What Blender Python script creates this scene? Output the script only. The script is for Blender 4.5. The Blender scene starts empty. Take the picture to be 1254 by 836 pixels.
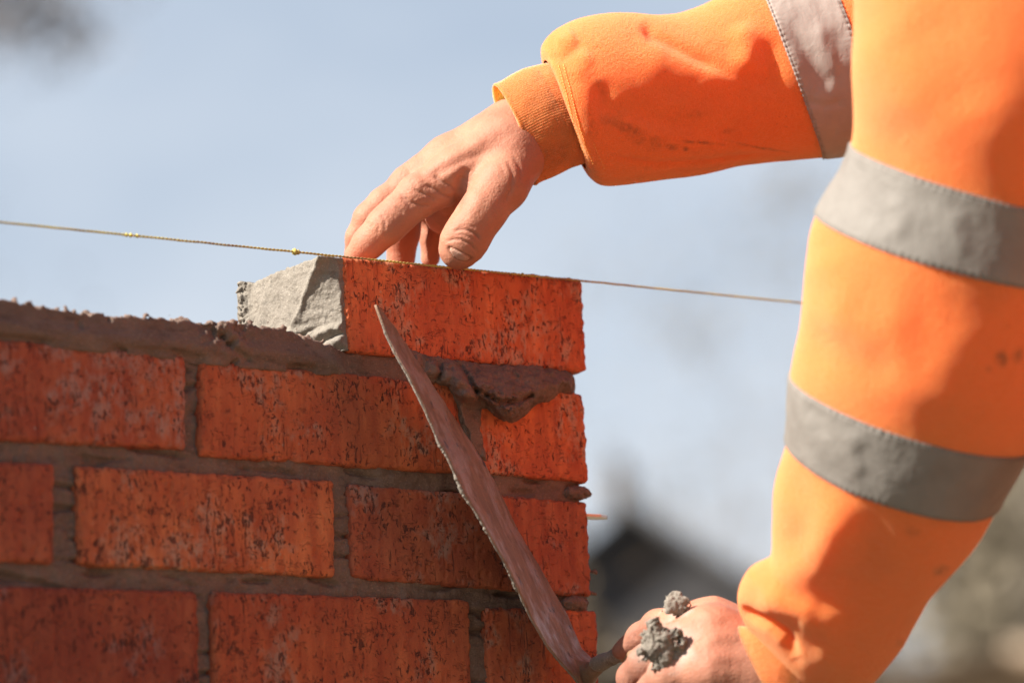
import bpy, math, random
import numpy as np
from mathutils import Matrix, Vector
random.seed(7)
RNG = np.random.default_rng(11)
SC = bpy.context.scene
COL = SC.collection
R = math.radians

# ------------------------------------------------------------------ camera
AZ, EL, RO = 0.719, 0.196, -0.0642
CPOS = np.array([-1.8856, -2.0831, -0.3766])
FPX = 5000.0                       # focal length in pixels of a 1254 px wide frame
def _rot():
    f = np.array([math.sin(AZ)*math.cos(EL), math.cos(AZ)*math.cos(EL), math.sin(EL)])
    r = np.cross(f, [0, 0, 1.0]); r /= np.linalg.norm(r)
    u = np.cross(r, f)
    c, s = math.cos(RO), math.sin(RO)
    return r*c+u*s, -r*s+u*c, f
RT, UP, FW = _rot()
camd = bpy.data.cameras.new('camera'); cam = bpy.data.objects.new('camera', camd); COL.objects.link(cam)
cam.matrix_world = Matrix(((RT[0], UP[0], -FW[0], CPOS[0]), (RT[1], UP[1], -FW[1], CPOS[1]),
                           (RT[2], UP[2], -FW[2], CPOS[2]), (0, 0, 0, 1)))
camd.sensor_width = 36.0
camd.lens = FPX*36/1254
camd.clip_start = 0.05; camd.clip_end = 5000
SC.camera = cam

def ray(px, py):
    return FW + RT*((px-627)/FPX) - UP*((py-418)/FPX)
def on_y(px, py, y=0.0):
    d = ray(px, py); t = (y-CPOS[1])/d[1]
    return CPOS + d*t
Z0 = float((on_y(560, 328)-CPOS) @ FW)
def Q(px, py, dz=0.0):
    return CPOS + ray(px, py)*(Z0+dz)
def MM(px): return px*Z0/FPX       # pixels at the work's distance -> metres
def to_px(P):
    d = P-CPOS; z = d @ FW
    return np.stack([627+FPX*(d @ RT)/z, 418-FPX*(d @ UP)/z], -1)
camd.dof.use_dof = True
camd.dof.focus_distance = Z0-0.05
camd.dof.aperture_fstop = 4.2

# ------------------------------------------------------------------ light
SUN_EL, SUN_PHI = R(40), R(16)
sd = np.array([-math.cos(SUN_EL)*math.cos(SUN_PHI), math.cos(SUN_EL)*math.sin(SUN_PHI), math.sin(SUN_EL)])
w = bpy.data.worlds.new('World'); SC.world = w; w.use_nodes = True
nt = w.node_tree; bg = nt.nodes['Background']
sky = nt.nodes.new('ShaderNodeTexSky'); sky.sky_type = 'NISHITA'; sky.sun_disc = False
sky.sun_elevation = SUN_EL
sky.sun_rotation = math.atan2(sd[0], sd[1])
sky.altitude = 100; sky.air_density = 1.0; sky.dust_density = 1.0; sky.ozone_density = 1.0
# a bank of thin bright cloud low in one part of the sky, broken by softer streaks
tc = nt.nodes.new('ShaderNodeTexCoord')
mp = nt.nodes.new('ShaderNodeMapping'); mp.inputs['Scale'].default_value = (5, 5, 11)
nz = nt.nodes.new('ShaderNodeTexNoise'); nz.inputs['Scale'].default_value = 2.2; nz.inputs['Detail'].default_value = 4
cr = nt.nodes.new('ShaderNodeMapRange'); cr.inputs['From Min'].default_value = 0.35; cr.inputs['From Max'].default_value = 0.65; cr.inputs['To Min'].default_value = 0.72; cr.inputs['To Max'].default_value = 1.0
dt = nt.nodes.new('ShaderNodeVectorMath'); dt.operation = 'DOT_PRODUCT'; dt.inputs[1].default_value = (0.64, 0.73, 0.16)
mr = nt.nodes.new('ShaderNodeMapRange'); mr.interpolation_type = 'SMOOTHSTEP'; mr.inputs['From Min'].default_value = 0.55; mr.inputs['From Max'].default_value = 0.95
sx = nt.nodes.new('ShaderNodeSeparateXYZ')
mz = nt.nodes.new('ShaderNodeMapRange'); mz.inputs['From Min'].default_value = 0.10; mz.inputs['From Max'].default_value = 0.30
cc = nt.nodes.new('ShaderNodeMixRGB'); cc.inputs[1].default_value = (6.4, 6.85, 7.4, 1); cc.inputs[2].default_value = (4.4, 5.15, 6.2, 1)
mul = nt.nodes.new('ShaderNodeMath'); mul.operation = 'MULTIPLY'
mx = nt.nodes.new('ShaderNodeMixRGB')
lk = nt.links.new
lk(tc.outputs['Generated'], mp.inputs[0]); lk(mp.outputs[0], nz.inputs['Vector']); lk(nz.outputs['Fac'], cr.inputs['Value'])
lk(tc.outputs['Generated'], dt.inputs[0]); lk(dt.outputs['Value'], mr.inputs['Value'])
lk(tc.outputs['Generated'], sx.inputs[0]); lk(sx.outputs['Z'], mz.inputs['Value']); lk(mz.outputs[0], cc.inputs[0])
lk(cr.outputs[0], mul.inputs[0]); lk(mr.outputs[0], mul.inputs[1]); lk(mul.outputs[0], mx.inputs[0])
lk(sky.outputs[0], mx.inputs[1]); lk(cc.outputs[0], mx.inputs[2]); lk(mx.outputs[0], bg.inputs[0])
bg.inputs[1].default_value = 0.044
sun = bpy.data.lights.new('sun', 'SUN'); so = bpy.data.objects.new('sun', sun); COL.objects.link(so)
sun.energy = 4.7; sun.angle = R(0.5); sun.color = (1.0, 0.93, 0.83)
so.rotation_euler = Vector(sd).to_track_quat('Z', 'Y').to_euler()
so.location = (-3, 0, 5)
vs = SC.view_settings
vs.view_transform = 'Standard'; vs.look = 'None'; vs.gamma = 1; vs.use_curve_mapping = False
vs.exposure = 1.5
SC.cycles.max_bounces = 8; SC.cycles.diffuse_bounces = 5

# ------------------------------------------------------------------ noise
_perm = np.random.default_rng(3).permutation(256)
_perm = np.concatenate([_perm, _perm, _perm])
_grad = np.random.default_rng(5).normal(size=(256, 3)); _grad /= np.linalg.norm(_grad, axis=1)[:, None]
_grad = _grad.astype(np.float32)
def perlin(P):
    P = np.asarray(P, np.float32)
    sh = P.shape[:-1]; P = P.reshape(-1, 3)
    out = np.empty(len(P), np.float32)
    for s in range(0, len(P), 600000):
        p = P[s:s+600000]
        i = np.floor(p).astype(np.int32); f = p-i
        i &= 255
        u = f*f*f*(f*(f*6-15)+10)
        r = 0
        for dx in (0, 1):
            wx = u[:, 0] if dx else 1-u[:, 0]
            ix = _perm[i[:, 0]+dx]
            for dy in (0, 1):
                wy = u[:, 1] if dy else 1-u[:, 1]
                iy = _perm[ix+i[:, 1]+dy]
                for dzz in (0, 1):
                    wz = u[:, 2] if dzz else 1-u[:, 2]
                    g = _grad[_perm[iy+i[:, 2]+dzz]]
                    r = r + wx*wy*wz*(g[:, 0]*(f[:, 0]-dx)+g[:, 1]*(f[:, 1]-dy)+g[:, 2]*(f[:, 2]-dzz))
        out[s:s+600000] = r
    return out.reshape(sh)*1.5
def fbm(P, octs=4, gain=0.5, seed=0.0):
    P = np.asarray(P, np.float32)+seed*17.3
    a, r, s = 1.0, 0, 0
    for _ in range(octs):
        r = r+a*perlin(P); s += a; a *= gain; P = P*2.03+5.1
    return r/s
def sstep(a, b, x):
    t = np.clip((x-a)/(b-a), 0, 1); return t*t*(3-2*t)

# ------------------------------------------------------------------ object helpers
def tag(o, label=None, cat=None, group=None, kind=None):
    if label: o['label'] = label
    if cat: o['category'] = cat
    if group: o['group'] = group
    if kind: o['kind'] = kind
    return o
def empty(name, loc=(0, 0, 0)):
    o = bpy.data.objects.new(name, None); COL.objects.link(o); o.location = loc
    return o
def mesh_obj(name, V, F, mat, parent=None, smooth=True, attrs=None):
    me = bpy.data.meshes.new(name)
    V = np.asarray(V, np.float32)
    if isinstance(F, np.ndarray) and F.ndim == 2:
        k = F.shape[1]
        me.vertices.add(len(V)); me.vertices.foreach_set('co', V.ravel())
        me.loops.add(F.size); me.loops.foreach_set('vertex_index', F.ravel().astype(np.int32))
        me.polygons.add(len(F))
        me.polygons.foreach_set('loop_start', np.arange(0, F.size, k, dtype=np.int32))
        me.polygons.foreach_set('loop_total', np.full(len(F), k, dtype=np.int32))
        me.update(calc_edges=True)
    else:
        me.from_pydata(V.tolist(), [], [list(map(int, f)) for f in F])
    me.validate()
    if smooth: me.polygons.foreach_set('use_smooth', np.ones(len(me.polygons), bool))
    if attrs:
        for an, av in attrs.items():
            at = me.attributes.new(an, 'FLOAT', 'POINT')
            at.data.foreach_set('value', np.asarray(av, np.float32))
    if mat: me.materials.append(mat)
    o = bpy.data.objects.new(name, me); COL.objects.link(o)
    if parent is not None:
        o.parent = parent
        if parent.type == 'EMPTY': o.matrix_parent_inverse = Matrix.Translation(-parent.location)
    return o
def join_VF(parts):
    Vs, Fs, n = [], [], 0
    for V, F in parts:
        Vs.append(np.asarray(V, float)); Fs.append(np.asarray(F)+n); n += len(V)
    return np.concatenate(Vs), np.concatenate(Fs)
def normals(V, F):
    a = V[F[:, 2]]-V[F[:, 0]]; b = V[F[:, 3]]-V[F[:, 1]]
    n = np.cross(a, b); N = np.zeros_like(V)
    for k in range(4): np.add.at(N, F[:, k], n)
    return N/np.maximum(np.linalg.norm(N, axis=1), 1e-12)[:, None]
def grid_F(nu, nv, closed_v=False):
    i = np.arange(nu-1)[:, None]; j = np.arange(nv if closed_v else nv-1)[None, :]
    j2 = (j+1) % nv
    return np.stack([i*nv+j, (i+1)*nv+j, (i+1)*nv+j2, i*nv+j2], -1).reshape(-1, 4)
def box_VF(c, h, M=None):
    s = np.array([(-1, -1, -1), (1, -1, -1), (1, 1, -1), (-1, 1, -1), (-1, -1, 1), (1, -1, 1), (1, 1, 1), (-1, 1, 1)], float)*np.asarray(h)
    if M is not None: s = s @ np.asarray(M)
    return s+np.asarray(c), np.array([(0, 3, 2, 1), (4, 5, 6, 7), (0, 1, 5, 4), (1, 2, 6, 5), (2, 3, 7, 6), (3, 0, 4, 7)])
def tube_VF(pts, rad, n=10, caps=True):
    pts = np.asarray(pts, float); rad = np.broadcast_to(np.asarray(rad, float), (len(pts),))
    T = np.gradient(pts, axis=0); T /= np.linalg.norm(T, axis=1)[:, None]
    ref = np.array([0.31, 0.2, 0.93]); ref = ref-T[0]*(ref @ T[0]); ref /= np.linalg.norm(ref)
    rings = []
    for k in range(len(pts)):
        ref = ref-T[k]*(ref @ T[k]); ref /= np.linalg.norm(ref)
        b = np.cross(T[k], ref)
        a = np.linspace(0, 2*np.pi, n, endpoint=False)
        rings.append(pts[k]+rad[k]*(np.cos(a)[:, None]*ref+np.sin(a)[:, None]*b))
    V = np.concatenate(rings); F = grid_F(len(pts), n, True)
    if caps:
        V = np.concatenate([V, pts[:1], pts[-1:]]); m = len(V)
        j = np.arange(n); j2 = (j+1) % n
        c0 = np.stack([np.full(n, m-2), j, j2, np.full(n, m-2)], 1)   # degenerate quad -> tri fixed below
        F = np.concatenate([F, np.stack([j2, j, np.full(n, m-2), np.full(n, m-2)], 1), np.stack([(len(pts)-1)*n+j, (len(pts)-1)*n+j2, np.full(n, m-1), np.full(n, m-1)], 1)])
    return V, F
def clean(F):
    return [tuple(dict.fromkeys(map(int, f))) for f in F]

# ------------------------------------------------------------------ signed distance sculpting
def cone(P, a, b, ra, rb):
    a = np.asarray(a, np.float32); b = np.asarray(b, np.float32)
    ab = b-a; t = np.clip(((P-a) @ ab)/float(ab @ ab), 0, 1)
    return np.linalg.norm(P-a-t[..., None]*ab, axis=-1)-(ra+(rb-ra)*t)
def ellip(P, c, r, M=None):
    q = (P-np.asarray(c, np.float32))
    if M is not None: q = q @ np.asarray(M, np.float32).T
    r = np.asarray(r, np.float32)
    k = np.linalg.norm(q/r, axis=-1)
    return (k-1)*float(r.min())*1.0
def smin(a, b, k):
    h = np.clip(0.5+0.5*(b-a)/k, 0, 1)
    return b+(a-b)*h-k*h*(1-h)
def nets(fn, lo, hi, res):
    lo = np.asarray(lo, float); hi = np.asarray(hi, float)
    n = np.ceil((hi-lo)/res).astype(int)+1
    xs = [lo[k]+res*np.arange(n[k]) for k in range(3)]
    S = np.empty(n, np.float32)
    step = max(1, int(1500000/(n[1]*n[2])))
    for s in range(0, n[0], step):
        G = np.stack(np.meshgrid(xs[0][s:s+step], xs[1], xs[2], indexing='ij'), -1).astype(np.float32)
        S[s:s+step] = fn(G)
    ins = S < 0
    m = n-1
    cnt = np.zeros(m, np.int16); acc = np.zeros((*m, 3), np.float32)
    for ax in range(3):
        sl0 = [slice(None)]*3; sl1 = [slice(None)]*3
        sl0[ax] = slice(0, -1); sl1[ax] = slice(1, None)
        A, B = S[tuple(sl0)], S[tuple(sl1)]
        cr_ = (A < 0) != (B < 0)
        t = np.where(cr_, A/np.where(A == B, 1, A-B), 0)
        o1, o2 = [k for k in range(3) if k != ax]
        for d1 in (0, 1):
            for d2 in (0, 1):
                sl = [slice(None)]*3
                sl[o1] = slice(d1, d1+m[o1]); sl[o2] = slice(d2, d2+m[o2])
                c = cr_[tuple(sl)]
                cnt += c
                acc[..., ax] += np.where(c, t[tuple(sl)], 0)
                acc[..., o1] += c*d1; acc[..., o2] += c*d2
    act = cnt > 0
    idx = -np.ones(m, np.int64); idx[act] = np.arange(act.sum())
    ijk = np.argwhere(act)
    V = lo+res*(ijk+acc[act]/cnt[act][:, None])
    Fs = []
    for ax in range(3):
        o1, o2 = (ax+1) % 3, (ax+2) % 3
        sl0 = [slice(None)]*3; sl1 = [slice(None)]*3
        sl0[ax] = slice(0, -1); sl1[ax] = slice(1, None)
        A, B = ins[tuple(sl0)], ins[tuple(sl1)]
        e = np.argwhere(A != B)
        e = e[(e[:, o1] > 0) & (e[:, o2] > 0) & (e[:, o1] < m[o1]) & (e[:, o2] < m[o2])]
        def cell(d1, d2):
            q = e.copy(); q[:, o1] -= d1; q[:, o2] -= d2
            return idx[q[:, 0], q[:, 1], q[:, 2]]
        f = np.stack([cell(1, 1), cell(0, 1), cell(0, 0), cell(1, 0)], 1)
        flip = ~A[e[:, 0], e[:, 1], e[:, 2]]
        f[flip] = f[flip][:, ::-1]
        Fs.append(f)
    F = np.concatenate(Fs)
    return V, F

def polydist(P2, pts):
    """distance of 2-D points to a polyline and the parameter 0..1 along it"""
    pts = np.asarray(pts, float); best = np.full(len(P2), 1e9); tt = np.zeros(len(P2)); side = np.zeros(len(P2))
    L = len(pts)-1
    for k in range(L):
        a, b = pts[k], pts[k+1]; ab = b-a
        t = np.clip(((P2-a) @ ab)/(ab @ ab), 0, 1)
        d = P2-a-t[:, None]*ab
        dd = np.linalg.norm(d, axis=1)
        m = dd < best
        best[m] = dd[m]; tt[m] = (k+t[m])/L
        side[m] = np.sign(ab[0]*d[m, 1]-ab[1]*d[m, 0])
    return best, tt, side
def strokes(V, N, lst):
    """fold and crease relief: each stroke is (polyline, half width, height in mm); fades towards its ends and on far sides"""
    p2 = to_px(V); face = sstep(-0.05, 0.35, -(N @ FW))
    D = np.zeros(len(V))
    for pts, wd, h in lst:
        d, t, s = polydist(p2, pts)
        e_ = np.minimum(t, 1-t)
        fade = np.clip(e_*6, 0.15, 1) if wd <= 8 else sstep(0, 0.30, e_)
        D += face*fade*h*1e-3*np.exp(-(d/wd)**2)
    return D
def spots(V, lst):
    p2 = to_px(V); S = np.zeros(len(V))
    n = fbm(V*90, 3)
    for (x, y, rx, ry, a, st) in lst:
        c, s = math.cos(R(a)), math.sin(R(a))
        dx, dy = p2[:, 0]-x, p2[:, 1]-y
        q = np.sqrt(((dx*c+dy*s)/rx)**2+((-dx*s+dy*c)/ry)**2)+n*0.8
        S = np.maximum(S, st*sstep(1.2, 0.2, q))
    return S

# ------------------------------------------------------------------ materials
class NT:
    def __init__(s, name):
        s.m = bpy.data.materials.new(name); s.m.use_nodes = True
        s.t = s.m.node_tree; s.b = s.t.nodes['Principled BSDF']; s.tc = s.t.nodes.new('ShaderNodeTexCoord')
    def n(s, typ, **kw):
        o = s.t.nodes.new(typ)
        for k, v in kw.items(): setattr(o, k, v)
        return o
    def val(s, sock, v):
        if isinstance(v, bpy.types.NodeSocket): s.t.links.new(v, sock)
        else: sock.default_value = v
    def map(s, scale=(1, 1, 1), rot=(0, 0, 0)):
        m = s.n('ShaderNodeMapping'); s.t.links.new(s.tc.outputs['Object'], m.inputs[0])
        m.inputs['Scale'].default_value = scale; m.inputs['Rotation'].default_value = rot
        return m.outputs[0]
    def noise(s, scale, detail=4, rough=0.55, vec=None, dist=0.0):
        o = s.n('ShaderNodeTexNoise'); o.inputs['Scale'].default_value = scale
        o.inputs['Detail'].default_value = detail; o.inputs['Roughness'].default_value = rough; o.inputs['Distortion'].default_value = dist
        s.t.links.new(vec if vec is not None else s.tc.outputs['Object'], o.inputs['Vector'])
        return o.outputs['Fac']
    def voro(s, scale, vec=None, feature='F1'):
        o = s.n('ShaderNodeTexVoronoi'); o.inputs['Scale'].default_value = scale; o.feature = feature
        s.t.links.new(vec if vec is not None else s.tc.outputs['Object'], o.inputs['Vector'])
        return o.outputs['Distance']
    def ramp(s, f, a, b, ca=(0, 0, 0, 1), cb=(1, 1, 1, 1)):
        o = s.n('ShaderNodeValToRGB'); e = o.color_ramp.elements
        e[0].position = a; e[1].position = b; e[0].color = ca; e[1].color = cb
        s.val(o.inputs[0], f); return o.outputs[0]
    def mix(s, f, a, b, typ='MIX'):
        o = s.n('ShaderNodeMixRGB', blend_type=typ); s.val(o.inputs[0], f)
        s.val(o.inputs[1], a if isinstance(a, bpy.types.NodeSocket) else (*a, 1)); s.val(o.inputs[2], b if isinstance(b, bpy.types.NodeSocket) else (*b, 1))
        return o.outputs[0]
    def math(s, op, a, b=0.0):
        o = s.n('ShaderNodeMath', operation=op); s.val(o.inputs[0], a); s.val(o.inputs[1], b); return o.outputs[0]
    def attr(s, name):
        o = s.n('ShaderNodeAttribute'); o.attribute_name = name; return o.outputs['Fac']
    def bump(s, h, strength, dist, prev=None):
        o = s.n('ShaderNodeBump'); o.inputs['Strength'].default_value = strength; o.inputs['Distance'].default_value = dist
        s.val(o.inputs['Height'], h)
        if prev is not None: s.t.links.new(prev, o.inputs['Normal'])
        return o.outputs[0]
    def out(s, col=None, rough=None, normal=None, **kw):
        if col is not None: s.val(s.b.inputs['Base Color'], col if isinstance(col, bpy.types.NodeSocket) else (*col, 1))
        if rough is not None: s.val(s.b.inputs['Roughness'], rough)
        if normal is not None: s.t.links.new(normal, s.b.inputs['Normal'])
        for k, v in kw.items(): s.val(s.b.inputs[k.replace('_', ' ')], v)
        return s.m

def m_brick():
    t = NT('brick')
    oi = t.n('ShaderNodeObjectInfo')
    off = t.n('ShaderNodeVectorMath', operation='SCALE'); off.inputs['Scale'].default_value = 1.0
    cmb = t.n('ShaderNodeCombineXYZ'); t.t.links.new(oi.outputs['Random'], cmb.inputs[1])
    sc3 = t.n('ShaderNodeVectorMath', operation='SCALE'); t.t.links.new(cmb.outputs[0], sc3.inputs[0]); sc3.inputs['Scale'].default_value = 7.0
    add = t.n('ShaderNodeVectorMath', operation='ADD'); t.t.links.new(t.tc.outputs['Object'], add.inputs[0]); t.t.links.new(sc3.outputs[0], add.inputs[1])
    base = add.outputs[0]
    def mp_(sx, sy, sz):
        m = t.n('ShaderNodeMapping'); t.t.links.new(base, m.inputs[0]); m.inputs['Scale'].default_value = (sx, sy, sz); return m.outputs[0]
    v1 = mp_(1, 1, 0.5)
    big = t.noise(14, 3, vec=base)
    mid = t.noise(75, 4, 0.6, vec=v1)
    pit_a = t.noise(400, 3, 0.6, vec=v1, dist=0.7)
    dens = t.noise(34, 3, 0.5, vec=base)
    thr = t.math('ADD', pit_a, t.math('MULTIPLY', t.math('SUBTRACT', dens, 0.5), 0.42))
    pit = t.ramp(thr, 0.612, 0.655)
    cw = t.noise(210, 2, 0.5, vec=mp_(0.55, 1, 1.5), dist=0.9)
    crack = t.math('MULTIPLY', t.ramp(t.math('ABSOLUTE', t.math('SUBTRACT', cw, 0.5)), 0.008, 0.022, (1, 1, 1, 1), (0, 0, 0, 1)), t.ramp(t.noise(150, 2, vec=base), 0.53, 0.6))
    drag = t.noise(600, 2, 0.5, vec=mp_(1, 1, 0.05))
    dragm = t.math('MULTIPLY', t.ramp(drag, 0.65, 0.70), t.ramp(t.noise(30, 2, vec=base), 0.5, 0.6))
    pits = t.math('MAXIMUM', pit, t.math('MAXIMUM', t.math('MULTIPLY', dragm, 0.8), t.math('MULTIPLY', crack, 0.5)))
    c = t.mix(t.ramp(mid, 0.3, 0.7), (0.48, 0.103, 0.036), (0.68, 0.205, 0.076))
    streak = t.noise(140, 4, 0.6, vec=mp_(1, 1, 0.12))
    c = t.mix(t.math('MULTIPLY', t.ramp(streak, 0.42, 0.66), 0.45), c, (0.25, 0.045, 0.022))
    c = t.mix(t.ramp(big, 0.35, 0.65), c, t.mix(0.5, c, (0.36, 0.062, 0.03)))
    sm = t.math('MULTIPLY', t.ramp(t.noise(17, 4, 0.65, vec=base), 0.525, 0.60), t.ramp(t.noise(150, 5, 0.75, vec=v1), 0.44, 0.56))
    c = t.mix(t.math('MULTIPLY', sm, 0.75), c, (0.44, 0.26, 0.185))
    speck = t.ramp(t.voro(85, vec=base), 0.06, 0.10, (1, 1, 1, 1), (0, 0, 0, 1))
    speck = t.math('MULTIPLY', speck, t.ramp(t.noise(30, 2, vec=base), 0.52, 0.58))
    c = t.mix(t.math('MULTIPLY', speck, 0.7), c, (0.42, 0.28, 0.19))
    c = t.mix(t.math('MULTIPLY', pits, 0.82), c, (0.075, 0.017, 0.011))
    c = t.mix(1.0, c, oi.outputs['Color'], 'MULTIPLY')
    fine = t.noise(900, 3, 0.7, vec=base)
    h = t.math('ADD', t.math('MULTIPLY', pits, -1.0), t.math('MULTIPLY', fine, 0.35))
    h = t.math('ADD', h, t.math('MULTIPLY', mid, 0.7))
    return t.out(c, 0.88, t.bump(h, 1.0, 0.0017))
def m_mortar(name, ca, cb, sm=0.0009):
    t = NT(name)
    n1 = t.noise(45, 4); n2 = t.noise(700, 3, 0.75); n3 = t.noise(220, 4, 0.65)
    c = t.mix(t.ramp(n1, 0.3, 0.7), ca, cb)
    c = t.mix(t.math('MULTIPLY', t.ramp(n2, 0.58, 0.68), 0.45), c, tuple(x*0.45 for x in ca))
    c = t.mix(t.math('MULTIPLY', t.ramp(n3, 0.62, 0.72), 0.35), c, tuple(min(1, x*1.3) for x in cb))
    c = t.mix(t.math('MULTIPLY', t.ramp(t.noise(900, 2, 0.6), 0.60, 0.68), 0.5), c, tuple(min(1, x*1.9) for x in cb))
    dr = t.noise(200, 4, 0.65, vec=t.map((0.3, 1, 1)))
    c = t.mix(t.math('MULTIPLY', t.ramp(dr, 0.56, 0.66), 0.45), c, tuple(x*0.4 for x in ca))
    h = t.math('ADD', t.math('MULTIPLY', n2, 0.6), t.math('ADD', n3, t.math('MULTIPLY', dr, -0.8)))
    return t.out(c, 0.82, t.bump(h, 0.8, sm))
def m_fabric(name, ca, cb, weave=0.0, rough=0.9, sheen=0.6):
    t = NT(name)
    n1 = t.noise(30, 3); n2 = t.noise(1100, 3, 0.7); n3 = t.noise(260, 3)
    c = t.mix(n1, ca, cb)
    st = t.math('MULTIPLY', t.attr('stain'), t.ramp(n3, 0.25, 0.6))
    c = t.mix(st, c, (0.09, 0.03, 0.016))
    gr = t.math('MULTIPLY', t.ramp(t.noise(11, 4, 0.6), 0.55, 0.75), 0.22)
    c = t.mix(gr, c, (0.32, 0.09, 0.03))
    fl = t.ramp(t.noise(520, 1, 0.5), 0.74, 0.80)
    c = t.mix(t.math('MULTIPLY', fl, 0.5), c, (0.22, 0.07, 0.03))
    h = t.math('ADD', n2, t.math('MULTIPLY', n3, 0.7))
    h = t.math('ADD', h, t.math('MULTIPLY', t.noise(620, 2, 0.6), 0.8))
    c = t.mix(t.math('MULTIPLY', t.ramp(n2, 0.35, 0.65, (1, 1, 1, 1), (0, 0, 0, 1)), 0.22), c, tuple(x*0.55 for x in cb))
    c = t.mix(t.math('MULTIPLY', t.ramp(t.noise(380, 3, 0.7), 0.45, 0.62), 0.16), c, tuple(min(1, x*1.15+0.02) for x in ca))
    nn = t.bump(h, 1.0, 0.0014)
    return t.out(c, rough, nn, Sheen_Weight=sheen, Sheen_Roughness=0.5, Sheen_Tint=(1, 0.72, 0.45, 1), Specular_IOR_Level=0.2, Subsurface_Weight=0.5, Subsurface_Radius=(0.035, 0.018, 0.008), Subsurface_Scale=1.0)
def m_tape(name, ca, cb):
    t = NT(name)
    n1 = t.noise(28, 4, 0.6); n2 = t.noise(700, 2); n3 = t.noise(90, 4, 0.6, dist=0.8)
    c = t.mix(t.ramp(n1, 0.3, 0.7), ca, cb)
    c = t.mix(t.math('MULTIPLY', t.attr('edge'), 0.55), c, (0.16, 0.12, 0.10))
    h = t.math('ADD', t.math('MULTIPLY', n2, 0.12), n3)
    return t.out(c, 0.66, t.bump(h, 0.45, 0.0012), Specular_IOR_Level=0.3)
def m_skin(name, ca, cb):
    t = NT(name)
    n1 = t.noise(38, 4); n2 = t.noise(420, 4, 0.65); v = t.voro(620)
    c = t.mix(t.ramp(n1, 0.3, 0.7), ca, cb)
    c = t.mix(t.math('MULTIPLY', t.ramp(t.noise(75, 3, dist=0.5), 0.52, 0.68), 0.30), c, (0.40, 0.145, 0.095))
    c = t.mix(t.math('MULTIPLY', t.attr('dirt_shade'), t.math('ADD', t.math('MULTIPLY', n2, 1.1), 0.1)), c, (0.20, 0.10, 0.075))  # hand shade and some real dirt, both put into the colour
    c = t.mix(t.attr('dust'), c, (0.30, 0.26, 0.22))
    c = t.mix(t.attr('nail'), c, (0.43, 0.255, 0.19))
    m = t.ramp(t.noise(130, 1), 0.77, 0.80)
    c = t.mix(t.math('MULTIPLY', m, 0.45), c, (0.25, 0.09, 0.05))
    vec = t.map((1, 1, 1), (0.3, 0.5, 0.2))
    wr = t.noise(260, 3, 0.6, vec=t.map((1.0, 0.35, 0.8), (0.2, 0.3, 0.7)))
    h = t.math('ADD', t.math('MULTIPLY', v, 0.35), t.math('ADD', n2, t.math('MULTIPLY', wr, 0.9)))
    return t.out(c, 0.6, t.bump(h, 0.6, 0.0007), Subsurface_Weight=0.12, Subsurface_Radius=(0.012, 0.004, 0.002), Subsurface_Scale=0.5, Specular_IOR_Level=0.22)
def m_plain(name, c, rough=0.8, sc=40, var=0.35, bump=0.3, bd=0.001, **kw):
    t = NT(name)
    n = t.noise(sc, 5, 0.6)
    col = t.mix(n, tuple(x*(1-var) for x in c), tuple(min(1, x*(1+var)) for x in c))
    return t.out(col, rough, t.bump(t.noise(sc*3, 4), bump, bd), **kw)
M_BRICK = m_brick()
M_BED_SHADED = m_mortar('bed_mortar_shaded', (0.135, 0.082, 0.06), (0.20, 0.128, 0.095), 0.0014)  # same mortar as the fresh one, with the front's brown shade in its colour
M_FRESH = m_mortar('fresh_mortar', (0.165, 0.142, 0.115), (0.225, 0.197, 0.162), 0.0013)
M_ORANGE = m_fabric('hi_vis_orange', (0.95, 0.218, 0.050), (0.92, 0.185, 0.038))
M_CUFF = m_fabric('ribbed_cuff', (0.93, 0.19, 0.045), (0.87, 0.16, 0.034))
M_TAPE = m_tape('reflective_tape', (0.165, 0.148, 0.13), (0.215, 0.197, 0.175))
M_TAPE_LIT = m_tape('reflective_tape_lit', (0.30, 0.245, 0.215), (0.35, 0.295, 0.26))  # same tape as the near bands, paler to put stronger light into the colour
M_SKIN = m_skin('skin', (0.42, 0.192, 0.122), (0.35, 0.140, 0.088))

# ------------------------------------------------------------------ ground and background
def ground():
    n = 60
    xs = np.concatenate([[-900, -300, -120], np.linspace(-60, 60, n), [120, 300, 1500]])
    ys = np.concatenate([[-300, -100], np.linspace(-40, 80, n), [160, 400, 2500]])
    X, Y = np.meshgrid(xs, ys, indexing='ij')
    Zg = -0.95+0.05*perlin(np.stack([X*0.35, Y*0.35, 0*X], -1))*(np.hypot(X, Y) > 2)
    t = NT('ground')
    c = t.mix(t.ramp(t.noise(0.6, 6, 0.6), 0.4, 0.6), (0.17, 0.125, 0.08), (0.09, 0.09, 0.04))
    c = t.mix(t.ramp(t.noise(40, 4), 0.4, 0.7), c, (0.2, 0.15, 0.10))
    m = t.out(c, 0.95, t.bump(t.noise(30, 5), 0.6, 0.02))
    o = mesh_obj('ground', np.stack([X, Y, Zg], -1).reshape(-1, 3), grid_F(len(xs), len(ys)), m)
    tag(o, 'trodden sandy earth and rough grass around the building plot', kind='structure')
ground()
GZ = -0.95
def B(px, py, dist):
    return CPOS+ray(px, py)*dist
FH = np.array([math.sin(AZ), math.cos(AZ), 0]); RH = np.array([math.cos(AZ), -math.sin(AZ), 0])
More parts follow.
